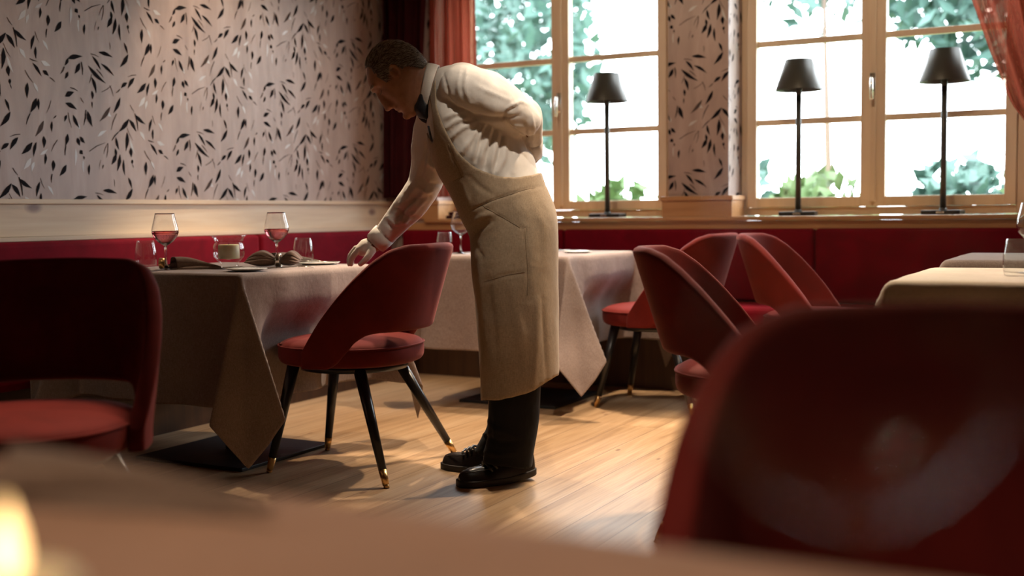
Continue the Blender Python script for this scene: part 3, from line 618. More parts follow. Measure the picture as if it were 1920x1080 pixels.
# where the waiter lays the setting
place(plate, 'dinner_plate', -2.93, 3.80, TZ, 'flat plate just left of the gloved hand, with cutlery on it', 'plate', r=.085)
for y_, rz in ((-.012, .38), (.016, .42)):
    b = MB(); (fork if y_ < 0 else knife)(b, .19); o = b.build('fork' if y_ < 0 else 'table_knife', M['steel']); o.location = (-2.935 + y_, 3.745 + y_ * 2, TZ + .0108); o.rotation_euler = (0, 0, rz)
    tag(o, 'steel fork being set down beside the gloved hand' if y_ < 0 else 'steel table knife lying next to the gloved hand', 'fork' if y_ < 0 else 'knife')
# table behind the waiter
place(wine_glass, 'wine_glass', -2.975, 5.02, TZ, 'empty wine glass on the table behind the waiter, seen under his arm', 'wine glass', GW, wine=False)
place(tumbler, 'tumbler', -3.07, 5.02, TZ, 'water tumbler on the table behind the waiter, under his forearm', 'tumbler', GB)
place(hurricane, 'candle_lantern', -2.76, 5.20, TZ, 'glass candle lantern half hidden behind the apron front', 'candle lantern', GH)
place(plate, 'bread_plate', -2.42, 5.22, TZ, 'small white bread plate right of the waiter on the rear table', 'plate')
b = MB(); knife(b, .17); o = b.build('butter_knife', M['steel']); o.location = (-2.45, 5.22, TZ + .0105); o.rotation_euler = (0, 0, .35); tag(o, 'butter knife on the bread plate right of the waiter', 'knife')
# table at the right edge
place(wine_glass, 'wine_glass', -.262, 3.90, TZ, 'empty wine glass on the cream cloth at the right picture edge', 'wine glass', GW, wine=False)
place(tumbler, 'tumbler', -.29, 3.72, TZ, 'water tumbler on the cream cloth at the right picture edge', 'tumbler', GB)
# foreground table
place(napkin_folded, 'napkin', -.66, .60, .7465, 'blurred brown napkin on the foreground table at the lower left', 'napkin', rz=.15).scale = (1.25, 1.0, .55)

gg = place(wine_glass, 'wine_glass', -.083, .395, .7465, 'huge blurred empty wine glass on the foreground table, in front of the right window', 'wine glass', None, wine=False, gm='farglass'); gg.scale = (1.25, 1.25, 1.0)
# cloth lying on the sill in the corner
o = bevel(MB().box(-.13, .10, -.045, .045, 0, .022).box(-.11, .11, -.05, .04, .0225, .043).build('folded_throw', M['drape']), .009, 3); o.location = (-3.60, 6.16, .9175); o.rotation_euler = (0, 0, .1); tag(o, 'dark red folded throw on the sill in the corner, seen under the arm', 'throw')
# ---------------------------------------------------------------- sill lamps
def lamp(root):
    bevel(MB().box(-.095, .095, -.06, .06, .0, .022).build('base', M['blackmetal'], root, smooth=False), .004)
    MB().tube([(0, 0, .022), (0, 0, .69)], .0150, 16).lathe([(.0115, .022), (.02, .022), (.02, .03), (.0115, .034)], 20).build('pole', M['lampmetal'], root)
    s = MB().lathe([(.124, .665), (.072, .828), (.0, .831), (.0, .829), (.070, .8265), (.1225, .665)], 48, cap0=False, cap1=False).build('lamp_shade', M['lampmetal'], root)
    MB().lathe([(.0115, .64), (.016, .645), (.016, .70), (.0, .705)], 16).build('socket', M['lampmetal'], root)
    MB().box(-.02, .02, -.0615, -.0595, .006, .016).build('touch_switch', M['steel'], root, smooth=False)
l0 = empty('table_lamp'); lamp(l0); GLP = 'slim dark metal lamps on the window sill'
for i, (x, lb) in enumerate([(-2.682, 'slim dark lamp on the sill of the left window, beside the waiter'), (-1.572, 'slim dark lamp in the left half of the right window'), (-.838, 'slim dark lamp in the right half of the right window, rightmost')]):
    c_ = l0 if i == 0 else copy_tree(l0); c_.location = (x, 6.2, .918); c_.rotation_euler = (0, 0, [0, .1, -.1][i]); tag(c_, lb, 'lamp', GLP)

# ---------------------------------------------------------------- candle burning on the foreground table
fl = empty('pillar_candle', (-.452, .350, .7465)); tag(fl, 'glowing cream pillar candle at the bottom left corner', 'candle')
MB().lathe([(.003, .0), (.030, .0), (.032, .004), (.032, .034), (.029, .038), (.003, .032)], 32).build('wax', M['wax'], fl)
MB().tube([(0, 0, .032), (.001, .001, .042)], .001, 6).build('wick', M['blackmetal'], fl)
fm = mat('candle_flame', (1, .6, .2), .5); P(fm).inputs['Emission Color'].default_value = (1, .60, .24, 1); P(fm).inputs['Emission Strength'].default_value = 5
MB().lathe([(.0005, .037), (.005, .042), (.0065, .050), (.005, .060), (.0018, .070), (.0003, .075)], 16).build('flame', fm, fl)

# ---------------------------------------------------------------- the waiter
RG, UG, AW = ROT[:, 0], ROT[:, 1], -ROT[:, 2]
PM_ = 526.0                                          # picture units per metre at the waiter
def proj(V):
    V = np.asarray(V) - EYE; c_ = V @ ROT; return 960 + FPX * c_[:, 0] / -c_[:, 2], 540 - FPX * c_[:, 1] / -c_[:, 2], -c_[:, 2]
def smooth_st(st, k=5):
    st = np.array(st, float); out = []
    n = len(st)
    for i in range(n - 1):
        p0, p1, p2, p3 = st[max(i - 1, 0)], st[i], st[i + 1], st[min(i + 2, n - 1)]
        for j in range(k):
            t = j / k; out.append(.5 * ((2 * p1) + (-p0 + p2) * t + (2 * p0 - 5 * p1 + 4 * p2 - p3) * t * t + (-p0 + 3 * p1 - 3 * p2 + p3) * t ** 3))
    out.append(st[-1]); return out
def loft(b, st, grow=0, n=40, e=.9, k=5, cap=True):
    """stations: front x y, back x y, distance, half breadth"""
    rs = []
    for fx, fy, bx, by, d, w in smooth_st(st, k):
        F_, B_ = px(fx, fy, d), px(bx, by, d); c_ = (F_ + B_) / 2; a = (B_ - F_) / 2; la = np.linalg.norm(a); a = a * (1 + grow / la); w_ = w + grow; r = []
        for i in range(n):
            t = 2 * PI * i / n; ct, st_ = math.cos(t), math.sin(t)
            r.append(tuple(c_ + a * math.copysign(abs(ct) ** e, ct) + AW * w_ * math.copysign(abs(st_) ** e, st_)))
        rs.append(r)
    b.rings(rs, cap, cap); return b
def limb(b, st, grow=0, n=22, k=5):
    s = smooth_st(st, k); b.tube([px(a[0], a[1], a[2]) for a in s], [a[3] / PM_ + grow for a in s], n); 
    for a in (s[0], s[-1]): b.ball(tuple(px(a[0], a[1], a[2])), a[3] / PM_ + grow, 20, 12)
    return b
def fuse(b, voxel, smooth=3, name='tmp', fac=.5):
    me = b.mesh(name); bm = bmesh.new(); bm.from_mesh(me); bmesh.ops.recalc_face_normals(bm, faces=bm.faces); bm.to_mesh(me); bm.free()
    o = bpy.data.objects.new(name, me); COL.objects.link(o)
    m = o.modifiers.new('r', 'REMESH'); m.mode = 'VOXEL'; m.voxel_size = voxel
    if smooth: s = o.modifiers.new('s', 'SMOOTH'); s.factor = fac; s.iterations = smooth
    dg = bpy.context.evaluated_depsgraph_get(); ev = o.evaluated_get(dg); r = bpy.data.meshes.new_from_object(ev)
    bpy.data.objects.remove(o); return r
def verts(me): a = np.empty(len(me.vertices) * 3); me.vertices.foreach_get('co', a); return a.reshape(-1, 3)
def norms(me): a = np.empty(len(me.vertices) * 3); me.vertices.foreach_get('normal', a); return a.reshape(-1, 3)
def setv(me, V): me.vertices.foreach_set('co', V.ravel()); me.update()
def crease(me, lines, dmax, seed=0, namp=.002, nsc=9):
    V, Nn = verts(me), norms(me); x, y, d = proj(V); disp = np.zeros(len(V)); near = d < dmax
    for pts, w, amp in lines:
        best = np.full(len(V), 1e9); K = len(pts) - 1; tt = np.zeros(len(V))
        for i in range(K):
            (ax, ay), (bx, by) = pts[i], pts[i + 1]; dx, dy = bx - ax, by - ay; t = np.clip(((x - ax) * dx + (y - ay) * dy) / (dx * dx + dy * dy), 0, 1)
            q_ = np.hypot(x - ax - t * dx, y - ay - t * dy); m = q_ < best; best[m] = q_[m]; tt[m] = ((i + t) / K)[m]
        disp += near * amp * np.exp(-(best / w) ** 2) * (.35 + .65 * np.sin(PI * np.clip(tt, .06, .94)))
    nz = np.array([mnoise.noise(Vector((p[0] * nsc + seed, p[1] * nsc, p[2] * nsc))) + .5 * mnoise.noise(Vector((p[0] * nsc * 2.3, p[1] * nsc * 2.3 + seed, p[2] * nsc * 1.7))) for p in V])
    setv(me, V + Nn * (disp + nz * namp)[:, None])

skin = mat('skin', (.42, .205, .12), .5, Subsurface_Weight=.12, Subsurface_Scale=.01); P(skin).inputs['Subsurface Radius'].default_value = (1, .35, .2)
_v = coords(skin); _n = noise_n(skin, _v, 40, 4); basecol(skin, ramp(skin, _n, [(.35, (.36, .165, .095)), (.65, (.45, .225, .135))])); bump(skin, noise_n(skin, _v, 260, 3), .18, .001)
shirt_m = cloth('white_cotton_shirt', (.80, .75, .70), (.75, .70, .64), 1500, .8, .1, .35, .1)
apron_m = cloth('sand_linen_apron', (.43, .33, .23), (.27, .20, .13), 800, .95, .1, .3, .3)
seam_m = mat('apron_seam', (.20, .14, .085), .9)
glove_m = cloth('white_cotton_glove', (.80, .72, .64), (.74, .66, .58), 1500, .85, .1, .3, .1)
trouser_m = cloth('black_wool', (.012, .011, .012), (.008, .008, .009), 900, .85, .05, .4, .3)
leather_m = mat('black_leather', (.014, .010, .009), .3); bump(leather_m, noise_n(leather_m, coords(leather_m), 220, 3), .25, .001)
black_m = mat('black_satin', (.010, .010, .014), .55)
hair_g = mat('grey_hair', (.60, .53, .45), .45); hair_d = mat('dark_hair', (.10, .075, .058), .5)

TOR = [(800, 214, 820, 130, 4.12, .060), (802, 232, 850, 121, 4.12, .125), (805, 255, 880, 121, 4.12, .178), (813, 290, 922, 142, 4.12, .195), (827, 325, 962, 190, 4.12, .193),
       (846, 357, 986, 245, 4.12, .185), (861, 390, 1003, 298, 4.12, .178), (873, 415, 1014, 340, 4.12, .174), (886, 440, 1034, 388, 4.12, .176)]
SK = [(889, 470, 1040, 425, 4.12, .182), (890, 510, 1041, 485, 4.12, .185), (896, 570, 1041, 555, 4.12, .183), (902, 640, 1041, 630, 4.12, .178), (906, 700, 1042, 692, 4.12, .174), (907, 762, 1040, 755, 4.12, .170)]
ARM_N = [(868, 166, 3.975, 44), (900, 176, 3.945, 45), (935, 193, 3.935, 42), (962, 212, 3.95, 37), (980, 224, 3.97, 33)]
FORE_N = [(988, 212, 3.99, 27), (996, 235, 4.02, 21), (999, 262, 4.07, 18.5), (999, 281, 4.12, 15.5)]
ARM_F = [(822, 205, 4.28, 40), (812, 255, 4.31, 40), (805, 305, 4.33, 37), (795, 348, 4.345, 33), (768, 386, 4.36, 31), (738, 420, 4.375, 26), (718, 442, 4.385, 23), (708, 452, 4.39, 21)]
# head, in its own frame: x forward from the face, y towards the near ear, z from chin to crown
HC = px(765, 222, 4.12); HU = -.745 * RG + .668 * UG; HF = -.668 * RG - .745 * UG; HS = -AW
def Hd(x, y, z): return HC + HF * x + HS * y + HU * z
HEAD = [(-.012, -.020, -.060, .018), (.000, -.004, -.080, .030), (.015, .001, -.100, .042), (.033, .000, -.118, .052), (.050, -.001, -.140, .058), (.070, -.002, -.170, .063), (.090, -.002, -.186, .067), (.110, -.001, -.192, .070),
        (.130, .001, -.194, .073), (.150, .006, -.194, .0755), (.165, .009, -.192, .077), (.185, .004, -.186, .077), (.205, -.010, -.176, .073), (.222, -.028, -.160, .064), (.236, -.050, -.142, .050), (.246, -.078, -.118, .028)]
def head_rings(grow=0, n=48, k=4, e=.86):
    rs = []
    for z, xf, xb, w in smooth_st(HEAD, k):
        c_, a = (xf + xb) / 2, (xf - xb) / 2 + grow; r = []
        for i in range(n):
            t = 2 * PI * i / n; ct, st_ = math.cos(t), math.sin(t); ww = (w + grow) * (1 - .10 * max(ct, 0) ** 2)
            r.append(tuple(Hd(c_ + a * math.copysign(abs(ct) ** (e if ct > 0 else .95), ct), ww * math.copysign(abs(st_) ** e, st_), z * (1 + grow * 2) if z > .2 else z)))
        rs.append(r)
    return rs
waiter = empty('person', tuple(px(940, 895, 4.12) * np.array([1, 1, 0])))
tag(waiter, 'waiter in white shirt, bow tie and sand linen apron, bent forward, setting the table', 'person')
b = MB(); b.rings(head_rings())
b.rings([[tuple(Hd(-.018 + (tx + .018) * (math.cos(t) * .5 + .5) ** .8, w_ * math.sin(t) * (1 if math.cos(t) < 0 else 1 - .45 * math.cos(t)), z)) for t in [2 * PI * i / 24 for i in range(24)]] for z, tx, w_ in
         ((.158, .011, .010), (.142, .013, .011), (.126, .018, .0135), (.108, .024, .0165), (.092, .028, .018), (.080, .030, .019), (.071, .025, .018), (.064, .010, .014))])
b.ball(tuple(Hd(.0225, 0, .0785)), .0115, 14, 10)
for s_ in (1, -1): b.ball(tuple(Hd(.013, .0125 * s_, .076)), (.0095, .0095, .0085), 12, 8)
b.tube([Hd(-.010, -.026, .050), Hd(-.001, -.012, .0525), Hd(.0015, 0, .0525), Hd(-.001, .012, .0525), Hd(-.010, .026, .050)], [.005, .0075, .008, .0075, .005], 10)
b.tube([Hd(-.011, -.024, .044), Hd(-.003, -.010, .040), Hd(-.0005, 0, .0395), Hd(-.003, .010, .040), Hd(-.011, .024, .044)], [.005, .008, .0085, .008, .005], 10)
b.tube([Hd(-.008, -.05, .158), Hd(.006, -.03, .163), Hd(.0085, -.012, .158), Hd(.0085, .012, .158), Hd(.006, .03, .163), Hd(-.008, .05, .158)], [.006, .0085, .0075, .0075, .0085, .006], 10)
b.ball(tuple(Hd(-.004, 0, .010)), (.016, .016, .014), 14, 10)
for s_ in (1, -1):                                    # ears
    rim = [(-.076, .112), (-.074, .125), (-.074, .142), (-.082, .154), (-.096, .154), (-.104, .142), (-.103, .126), (-.094, .110), (-.085, .098), (-.078, .100)]
    b.tube([Hd(x, (.078 + (.010 if x < -.09 else .002)) * s_, z) for x, z in rim], [.004, .0045, .0045, .0045, .005, .005, .005, .005, .006, .0045], 8)
    b.tube([Hd(-.090, .068 * s_, .130), Hd(-.093, .080 * s_, .130)], [.017, .016], 12)
loft(b, [(768, 214, 788, 112, 4.12, .056), (784, 208, 803, 124, 4.12, .060), (800, 215, 822, 132, 4.12, .066), (806, 240, 850, 135, 4.12, .11)])
loft(b, [(806, 240, 850, 132, 4.12, .10)] + TOR[2:] + SK[:2], -.022)
limb(b, ARM_N, -.022); limb(b, FORE_N[:-1] + [(1000, 283, 4.12, 15), (1001, 296, 4.15, 13)], -.004)
limb(b, ARM_F[:-1], -.022); limb(b, [(715, 446, 4.385, 17), (703, 459, 4.39, 15), (694, 463, 4.39, 14)], -.002)
limb(b, [(960, 440, 4.03, 55), (965, 640, 4.03, 34), (955, 760, 4.03, 30), (958, 850, 4.05, 18)], -.01); limb(b, [(955, 440, 4.21, 55), (950, 640, 4.22, 34), (935, 760, 4.24, 26), (932, 845, 4.25, 16)], -.01)
me = fuse(b, .0042, 4, 'body')
V = verts(me); Lc = (V - HC) @ np.stack([HF, HS, HU], 1); lx, ly, lz = Lc[:, 0], Lc[:, 1], Lc[:, 2]; D = np.zeros(len(V)); Dx = np.zeros(len(V))
def g3(cx_, cy_, cz, sx_, sy_, sz): return np.exp(-((lx - cx_) / sx_) ** 2 - ((ly - cy_) / sy_) ** 2 - ((lz - cz) / sz) ** 2)
for s_ in (1, -1):
    D -= .011 * g3(.0, .031 * s_, .136, .022, .015, .011)           # eye sockets
    D += .0075 * g3(-.004, .031 * s_, .131, .015, .0125, .0075)     # lids
    D += .004 * g3(-.012, .050 * s_, .098, .03, .02, .02)           # cheek bones
    D -= .0035 * g3(.004, .027 * s_, .066, .02, .008, .020)         # nasolabial fold
    D -= .0045 * g3(-.09, .085 * s_, .131, .007, .02, .013)         # ear hollow
D -= .003 * g3(.006, 0, .0475, .012, .026, .0022); D -= .004 * g3(.002, 0, .030, .012, .02, .007)
D -= .002 * g3(.02, 0, .145, .02, .012, .010)
nrm = norms(me); setv(me, V + nrm * D[:, None])
body = link('body', me, skin, waiter); body.matrix_parent_inverse = Matrix.Translation(waiter.location).inverted()
def wchild(o): o.parent = waiter; o.matrix_parent_inverse = Matrix.Translation(waiter.location).inverted(); return o
# eyes: closed looking-down lids with lashes, brows
lid = MB()
for s_ in (1, -1):
    lid.tube([Hd(-.010, .043 * s_, .128), Hd(-.001, .036 * s_, .1245), Hd(.0035, .030 * s_, .1235), Hd(.001, .021 * s_, .126)], [.0006, .0013, .0013, .0006], 6)
wchild(lid.build('eyelashes', hair_d))
rnd = random.Random(5); eb = MB()
for s_ in (1, -1):
    for k in range(80):
        t = rnd.random(); x = lerp(.0135, -.004, t ** 1.6); y = lerp(.012, .050, t) * s_; z = lerp(.157, .161, math.sin(PI * t)) + rnd.uniform(-.004, .004)
        p0 = Hd(x + .0035, y, z); p1 = Hd(x + .004 - .002, y + .008 * s_, z + rnd.uniform(0, .004)); eb.tube([p0, p1], [.0006, .0003], 4)
wchild(eb.build('eyebrows', hair_g))

# hair
def inpoly(x, y, poly):
    n = len(poly); r = np.zeros(len(x), bool); j = n - 1
    for i in range(n):
        xi, yi = poly[i]; xj, yj = poly[j]
        c_ = ((yi > y) != (yj > y)) & (x < (xj - xi) * (y - yi) / (yj - yi + 1e-12) + xi); r ^= c_; j = i
    return r
HP = [(640, 150), (684, 129), (692, 126), (701, 137), (708, 145), (716, 151), (722, 156), (729, 156), (730, 140), (734, 128), (744, 126), (753, 132), (760, 126), (775, 126), (792, 130), (809, 127), (840, 90), (760, 40), (680, 50)]
b = MB().rings(head_rings(.0055, 96, 8)); me = b.mesh('hair'); x, y, d = proj(verts(me))
bm = bmesh.new(); bm.from_mesh(me); bm.verts.ensure_lookup_table(); keep = inpoly(x, y, HP); bmesh.ops.delete(bm, geom=[v_ for v_, k in zip(bm.verts, keep) if not k], context='VERTS'); bmesh.ops.recalc_face_normals(bm, faces=bm.faces)
for v_ in bm.verts: v_.co += v_.normal * mnoise.noise(v_.co * 60) * .0016
roots = []
fl_ = [f for f in bm.faces if f.calc_area() > 1e-9]; ar = np.cumsum([f.calc_area() for f in fl_]); rnd = random.Random(9)
for k in range(5200):
    f = fl_[int(np.searchsorted(ar, rnd.random() * ar[-1]))]; w_ = [rnd.random() for _ in f.verts]; s_ = sum(w_); c_ = Vector((0, 0, 0))
    for wv_, v_ in zip(w_, f.verts): c_ += v_.co * (wv_ / s_)
    roots.append((c_, f.normal.copy()))
bm.to_mesh(me); bm.free(); hair = link('hair', me, hair_d, waiter); hair.matrix_parent_inverse = Matrix.Translation(waiter.location).inverted(); solid(hair, .003)
b = MB(); hf, hu, hs = Vector(HF), Vector(HU), Vector(HS); hc = Vector(HC)
for c_, nn in roots:
    l_ = c_ - hc; lz_ = l_.dot(hu); ly_ = l_.dot(hs); comb = -hf * 1.0 + hu * (.25 if lz_ > .2 else -.55) + hs * math.copysign(.25, ly_) * rnd.random()
    comb = comb + Vector((rnd.gauss(0, .22), rnd.gauss(0, .22), rnd.gauss(0, .22))); comb = (comb - nn * comb.dot(nn)).normalized(); ln = rnd.uniform(.010, .026)
    b.mi = 0 if rnd.random() < .42 else 1
    b.tube([c_ - nn * .001, c_ + comb * ln * .5 + nn * .0035, c_ + comb * ln + nn * rnd.uniform(.0, .0035)], [.0006, .0005, .0002], 3, False)
hs_ = b.build('hair_strands', [hair_d, hair_g], None, recalc=False); hs_.parent = hair

# shirt
b = MB(); loft(b, TOR + SK[:1], 0, 48); limb(b, ARM_N); limb(b, FORE_N); limb(b, ARM_F[:-1])
me = fuse(b, .0065, 5, 'shirt')
CR = [([(836, 186), (858, 203), (884, 217), (914, 221), (944, 220)], 4.5, -.010), ([(944, 222), (962, 246), (985, 262)], 4, -.010), ([(985, 262), (996, 280), (1004, 292)], 4, -.006),
      ([(912, 228), (897, 262), (886, 308)], 4.5, .0085), ([(904, 226), (884, 262), (868, 285)], 4.5, .007), ([(921, 240), (905, 285), (897, 318)], 4.5, .008), ([(934, 250), (925, 290), (921, 322)], 5, .009), ([(948, 262), (945, 298), (934, 322)], 5, .007), ([(960, 275), (966, 300), (962, 322)], 5, .004),
      ([(900, 224), (868, 240), (842, 262)], 4, .006), ([(886, 218), (858, 226), (838, 240)], 3.5, .006), ([(870, 210), (850, 214), (836, 222)], 3.5, .005),
      ([(915, 232), (902, 262), (893, 300)], 2.5, -.006), ([(928, 246), (914, 285), (908, 318)], 2.5, -.006), ([(940, 256), (935, 290), (927, 320)], 2.5, -.005),
      ([(942, 216), (955, 200), (975, 190), (992, 196)], 3, .0045), ([(941, 219), (950, 207), (966, 200)], 2, -.004), ([(946, 226), (960, 236), (985, 240)], 3, .004), ([(945, 222), (958, 220), (975, 216)], 2, -.004),
      ([(863, 135), (858, 165), (865, 190)], 3, .003), ([(875, 130), (872, 165), (880, 195)], 3, .003), ([(890, 160), (915, 172), (955, 188)], 4, .003), ([(905, 118), (930, 135), (960, 160)], 5, .004),
      ([(831, 134), (834, 150), (842, 178), (860, 196)], 1.6, -.004), ([(848, 195), (846, 180), (852, 168)], 2.5, .003), ([(856, 205), (856, 190), (862, 178)], 2.5, .003),
      ([(998, 215), (1002, 245), (998, 275)], 2.2, .003), ([(985, 232), (988, 262), (990, 280)], 2, -.004),
      ([(986, 258), (1012, 256)], 1.5, -.0025), ([(986, 268), (1012, 266)], 1.5, -.0025), ([(986, 249), (1013, 247)], 1.5, -.002)]
crease(me, [(p_, w_, a_ * 1.25) for p_, w_, a_ in CR], 4.13, 3, .0034, 11)
CF = [([(800, 232), (806, 270), (800, 310)], 4, .004), ([(790, 300), (778, 340), (748, 385)], 4, .004), ([(800, 350), (775, 385), (740, 425)], 4, .005), ([(745, 390), (765, 398), (790, 390)], 3, -.004), ([(722, 415), (735, 425), (755, 425)], 3, -.005), ([(762, 365), (785, 375), (805, 370)], 3, -.004), ([(786, 330), (805, 345), (825, 345)], 3, -.004), ([(735, 405), (755, 415), (770, 412)], 2.5, .004), ([(712, 432), (724, 446), (730, 452)], 1.6, -.003), ([(797, 300), (815, 315), (830, 318)], 4, .006), ([(786, 345), (765, 372), (742, 398)], 4, .006), ([(800, 372), (775, 398), (750, 425)], 3.5, .006), ([(790, 360), (765, 385), (745, 410)], 2.5, -.006), ([(748, 392), (760, 405), (782, 408)], 3, -.006), ([(728, 408), (742, 420), (762, 418)], 3, .005), ([(804, 250), (800, 290), (790, 330)], 3, -.005), ([(780, 350), (800, 362), (822, 352)], 3, .005)]
crease(me, [(p_, w_ * 1.1, a_ * 1.8) for p_, w_, a_ in CF], 9, 5, .0030, 14)
shirt = wchild(link('shirt', me, shirt_m))
# cuffs
for st in ([(990, 279, 4.085, 15.5), (1000, 279, 4.10, 17.5), (1000, 290, 4.13, 17)],): 
    b = MB(); pts = [px(999, 262, 4.07), px(999, 276, 4.105), px(999.5, 290, 4.14)]; b.tube(pts, [.0345, .034, .0325], 28, False); c_ = wchild(b.build('cuff', shirt_m)); solid(c_, .003)
b = MB(); b.tube([px(721, 439, 4.383), px(712, 448, 4.386), px(704, 456, 4.390)], [.0455, .045, .0425], 30, False, flat=1); c_ = wchild(b.build('cuff', shirt_m)); solid(c_, .003)
MBb = MB().ball(tuple(px(712, 436, 4.345)), .005, 10, 6)
# collar
b = MB(); rs = []
for t in np.linspace(0, 1, 7):
    F_ = px(lerp(786, 798, t), lerp(205, 224, t), 4.12); B_ = px(lerp(803, 824, t), lerp(119, 124, t), 4.12); c_ = (F_ + B_) / 2; a = (B_ - F_) / 2; w_ = lerp(.066, .080, t); r = []
    for i in range(48):
        u = 2 * PI * i / 48; r.append(tuple(c_ + a * (1 + .02 * math.sin(PI * t)) * math.cos(u) + AW * w_ * (1 + .06 * math.sin(PI * t)) * math.sin(u)))
    rs.append(r)
b.rings(rs, False, False); c_ = wchild(b.build('collar', shirt_m)); solid(c_, .003)
# bow tie
b = MB(); bc = px(794, 205, 4.12); bu = -(px(797, 224, 4.12) - px(790, 186, 4.12)); bu /= np.linalg.norm(bu); bf = -np.cross(bu, AW); bf /= np.linalg.norm(bf)
if np.dot(bf, RG) > 0: bf = -bf
for s_ in (1, -1):
    rs = []
    for k in range(12):
        t = k / 11; hh = lerp(.013, .043, t ** .7) * (1 - .15 * (t > .95)); th = lerp(.010, .021, t); r = []
        for i in range(28):
            u = 2 * PI * i / 28; pl_ = 1 + .14 * math.sin(4 * u + 2 * t)
            r.append(tuple(bc + bf * (.020 - .030 * t * t) - AW * s_ * .068 * t + bu * hh * math.sin(u) * pl_ + bf * th * math.cos(u) * pl_))
        rs.append(r)
    b.rings(rs)
b.ball(tuple(bc + bf * .022), (.012, .012, .014), 14, 10); wchild(b.build('bow_tie', black_m))

# apron
b = MB(); loft(b, [(801, 224, 832, 122, 4.12, .100)] + TOR[1:] + SK, .0085, 160, .9, 14, False); me = b.mesh('apron'); bm = bmesh.new(); bm.from_mesh(me); bmesh.ops.recalc_face_normals(bm, faces=bm.faces); bm.verts.ensure_lookup_table()
AP = [(804, 100), (819, 100), (818, 150), (819, 196), (832, 233), (847, 263), (862, 286), (880, 303), (900, 315), (935, 328), (972, 331), (1012, 324), (1070, 318), (1070, 702), (1046, 706), (1024, 718), (1000, 737), (942, 752), (900, 753), (700, 753), (770, 500), (760, 240), (797, 240), (806, 258), (813, 266), (816, 258), (812, 225), (807, 190), (804, 150)]
co = np.array([v_.co[:] for v_ in bm.verts]); x, y, d = proj(co); keep = inpoly(x, y, AP)
bmesh.ops.delete(bm, geom=[v_ for v_, k in zip(bm.verts, keep) if not k], context='VERTS')
for it in range(14):                                  # even out the cut edge
    new = {}
    for v_ in bm.verts:
        nb = [e.other_vert(v_) for e in v_.link_edges if e.is_boundary]
        if len(nb) == 2: new[v_] = v_.co * .4 + (nb[0].co + nb[1].co) * .3
    for v_, c_ in new.items(): v_.co = c_
bm.to_mesh(me); bm.free(); me.update()
AC = [([(868, 405), (880, 396), (925, 375), (985, 355), (1030, 348)], 2.2, -.0035), ([(905, 386), (940, 406), (980, 430)], 2.0, -.003), ([(984, 428), (990, 520), (988, 560)], 2.2, -.0025), ([(841, 270), (852, 302), (866, 332), (836, 346)], 2.0, -.003),
      ([(908, 528), (950, 516), (990, 509)], 2.2, -.004), ([(1015, 560), (1020, 640), (1024, 716)], 4, -.006), ([(1008, 560), (1006, 640), (1000, 730)], 6, .006), ([(900, 470), (904, 560), (914, 640)], 5, .005), ([(915, 520), (925, 600), (935, 690)], 7, -.004), ([(960, 540), (975, 620), (985, 700)], 9, .005),
      ([(880, 330), (900, 350), (935, 372)], 5, -.003), ([(868, 345), (880, 375), (882, 395)], 4, .004), ([(885, 420), (905, 405), (930, 400)], 5, .006), ([(890, 445), (900, 430), (925, 415)], 4, -.005), ([(890, 455), (905, 480), (900, 520)], 4, -.004), ([(1000, 380), (1020, 430), (1022, 500)], 7, .004)]
crease(me, AC, 4.13, 11, .0030, 7)
apron = wchild(link('apron', me, apron_m)); solid(apron, .003, 1)
from mathutils.bvhtree import BVHTree
bm = bmesh.new(); bm.from_mesh(me); bvh = BVHTree.FromBMesh(bm); bm.free()
def on_apron(pts, off=.0035, per=7):
    out = []
    for i in range(len(pts) - 1):
        for k in range(per):
            t = k / per; a = px(lerp(pts[i][0], pts[i + 1][0], t), lerp(pts[i][1], pts[i + 1][1], t), 1.0); dr = Vector(a - EYE).normalized(); h = bvh.ray_cast(Vector(EYE), dr)
            if h[0] is not None: out.append(h[0] - dr * off)
    return out
for nm, pts in (('waist_seam', AC[0][0]), ('pocket_edge', AC[1][0]), ('side_seam', AC[2][0]), ('chest_pocket', AC[3][0]), ('pocket_edge', AC[4][0])):
    q_ = on_apron(pts)
    if len(q_) > 3: s_ = MB().tube(q_, .0012, 6).build(nm, seam_m); s_.parent = apron
# pen clipped in the bib
b = MB().tube([px(803, 236, 3.995), px(809, 262, 3.99)], .0035, 10); wchild(b.build('pen', black_m))

# trousers
b = MB(); loft(b, [(905, 420, 1020, 400, 4.12, .14), (905, 520, 1015, 500, 4.12, .15)], 0, 36)
loft(b, [(903, 480, 1018, 480, 4.04, .085), (910, 640, 1014, 640, 4.03, .082), (916, 740, 1013, 735, 4.03, .078), (914, 800, 1009, 798, 4.035, .074), (907, 850, 1001, 850, 4.045, .070), (905, 866, 998, 876, 4.05, .068)], 0, 32)
loft(b, [(905, 480, 1000, 480, 4.20, .085), (905, 640, 1000, 640, 4.21, .082), (917, 760, 985, 755, 4.22, .070), (909, 808, 975, 805, 4.235, .064), (893, 838, 962, 850, 4.25, .060), (889, 847, 958, 866, 4.25, .058)], 0, 32)
me = fuse(b, .006, 3, 'trousers')
crease(me, [([(915, 790), (930, 805), (960, 815)], 5, .006), ([(912, 820), (940, 830), (975, 828)], 5, -.006), ([(905, 845), (930, 852), (965, 850)], 5, .006), ([(925, 760), (930, 800), (925, 850)], 4, .005), ([(895, 825), (905, 815), (920, 812)], 3, .004)], 9, 2, .004, 9)
wchild(link('trousers', me, trouser_m))
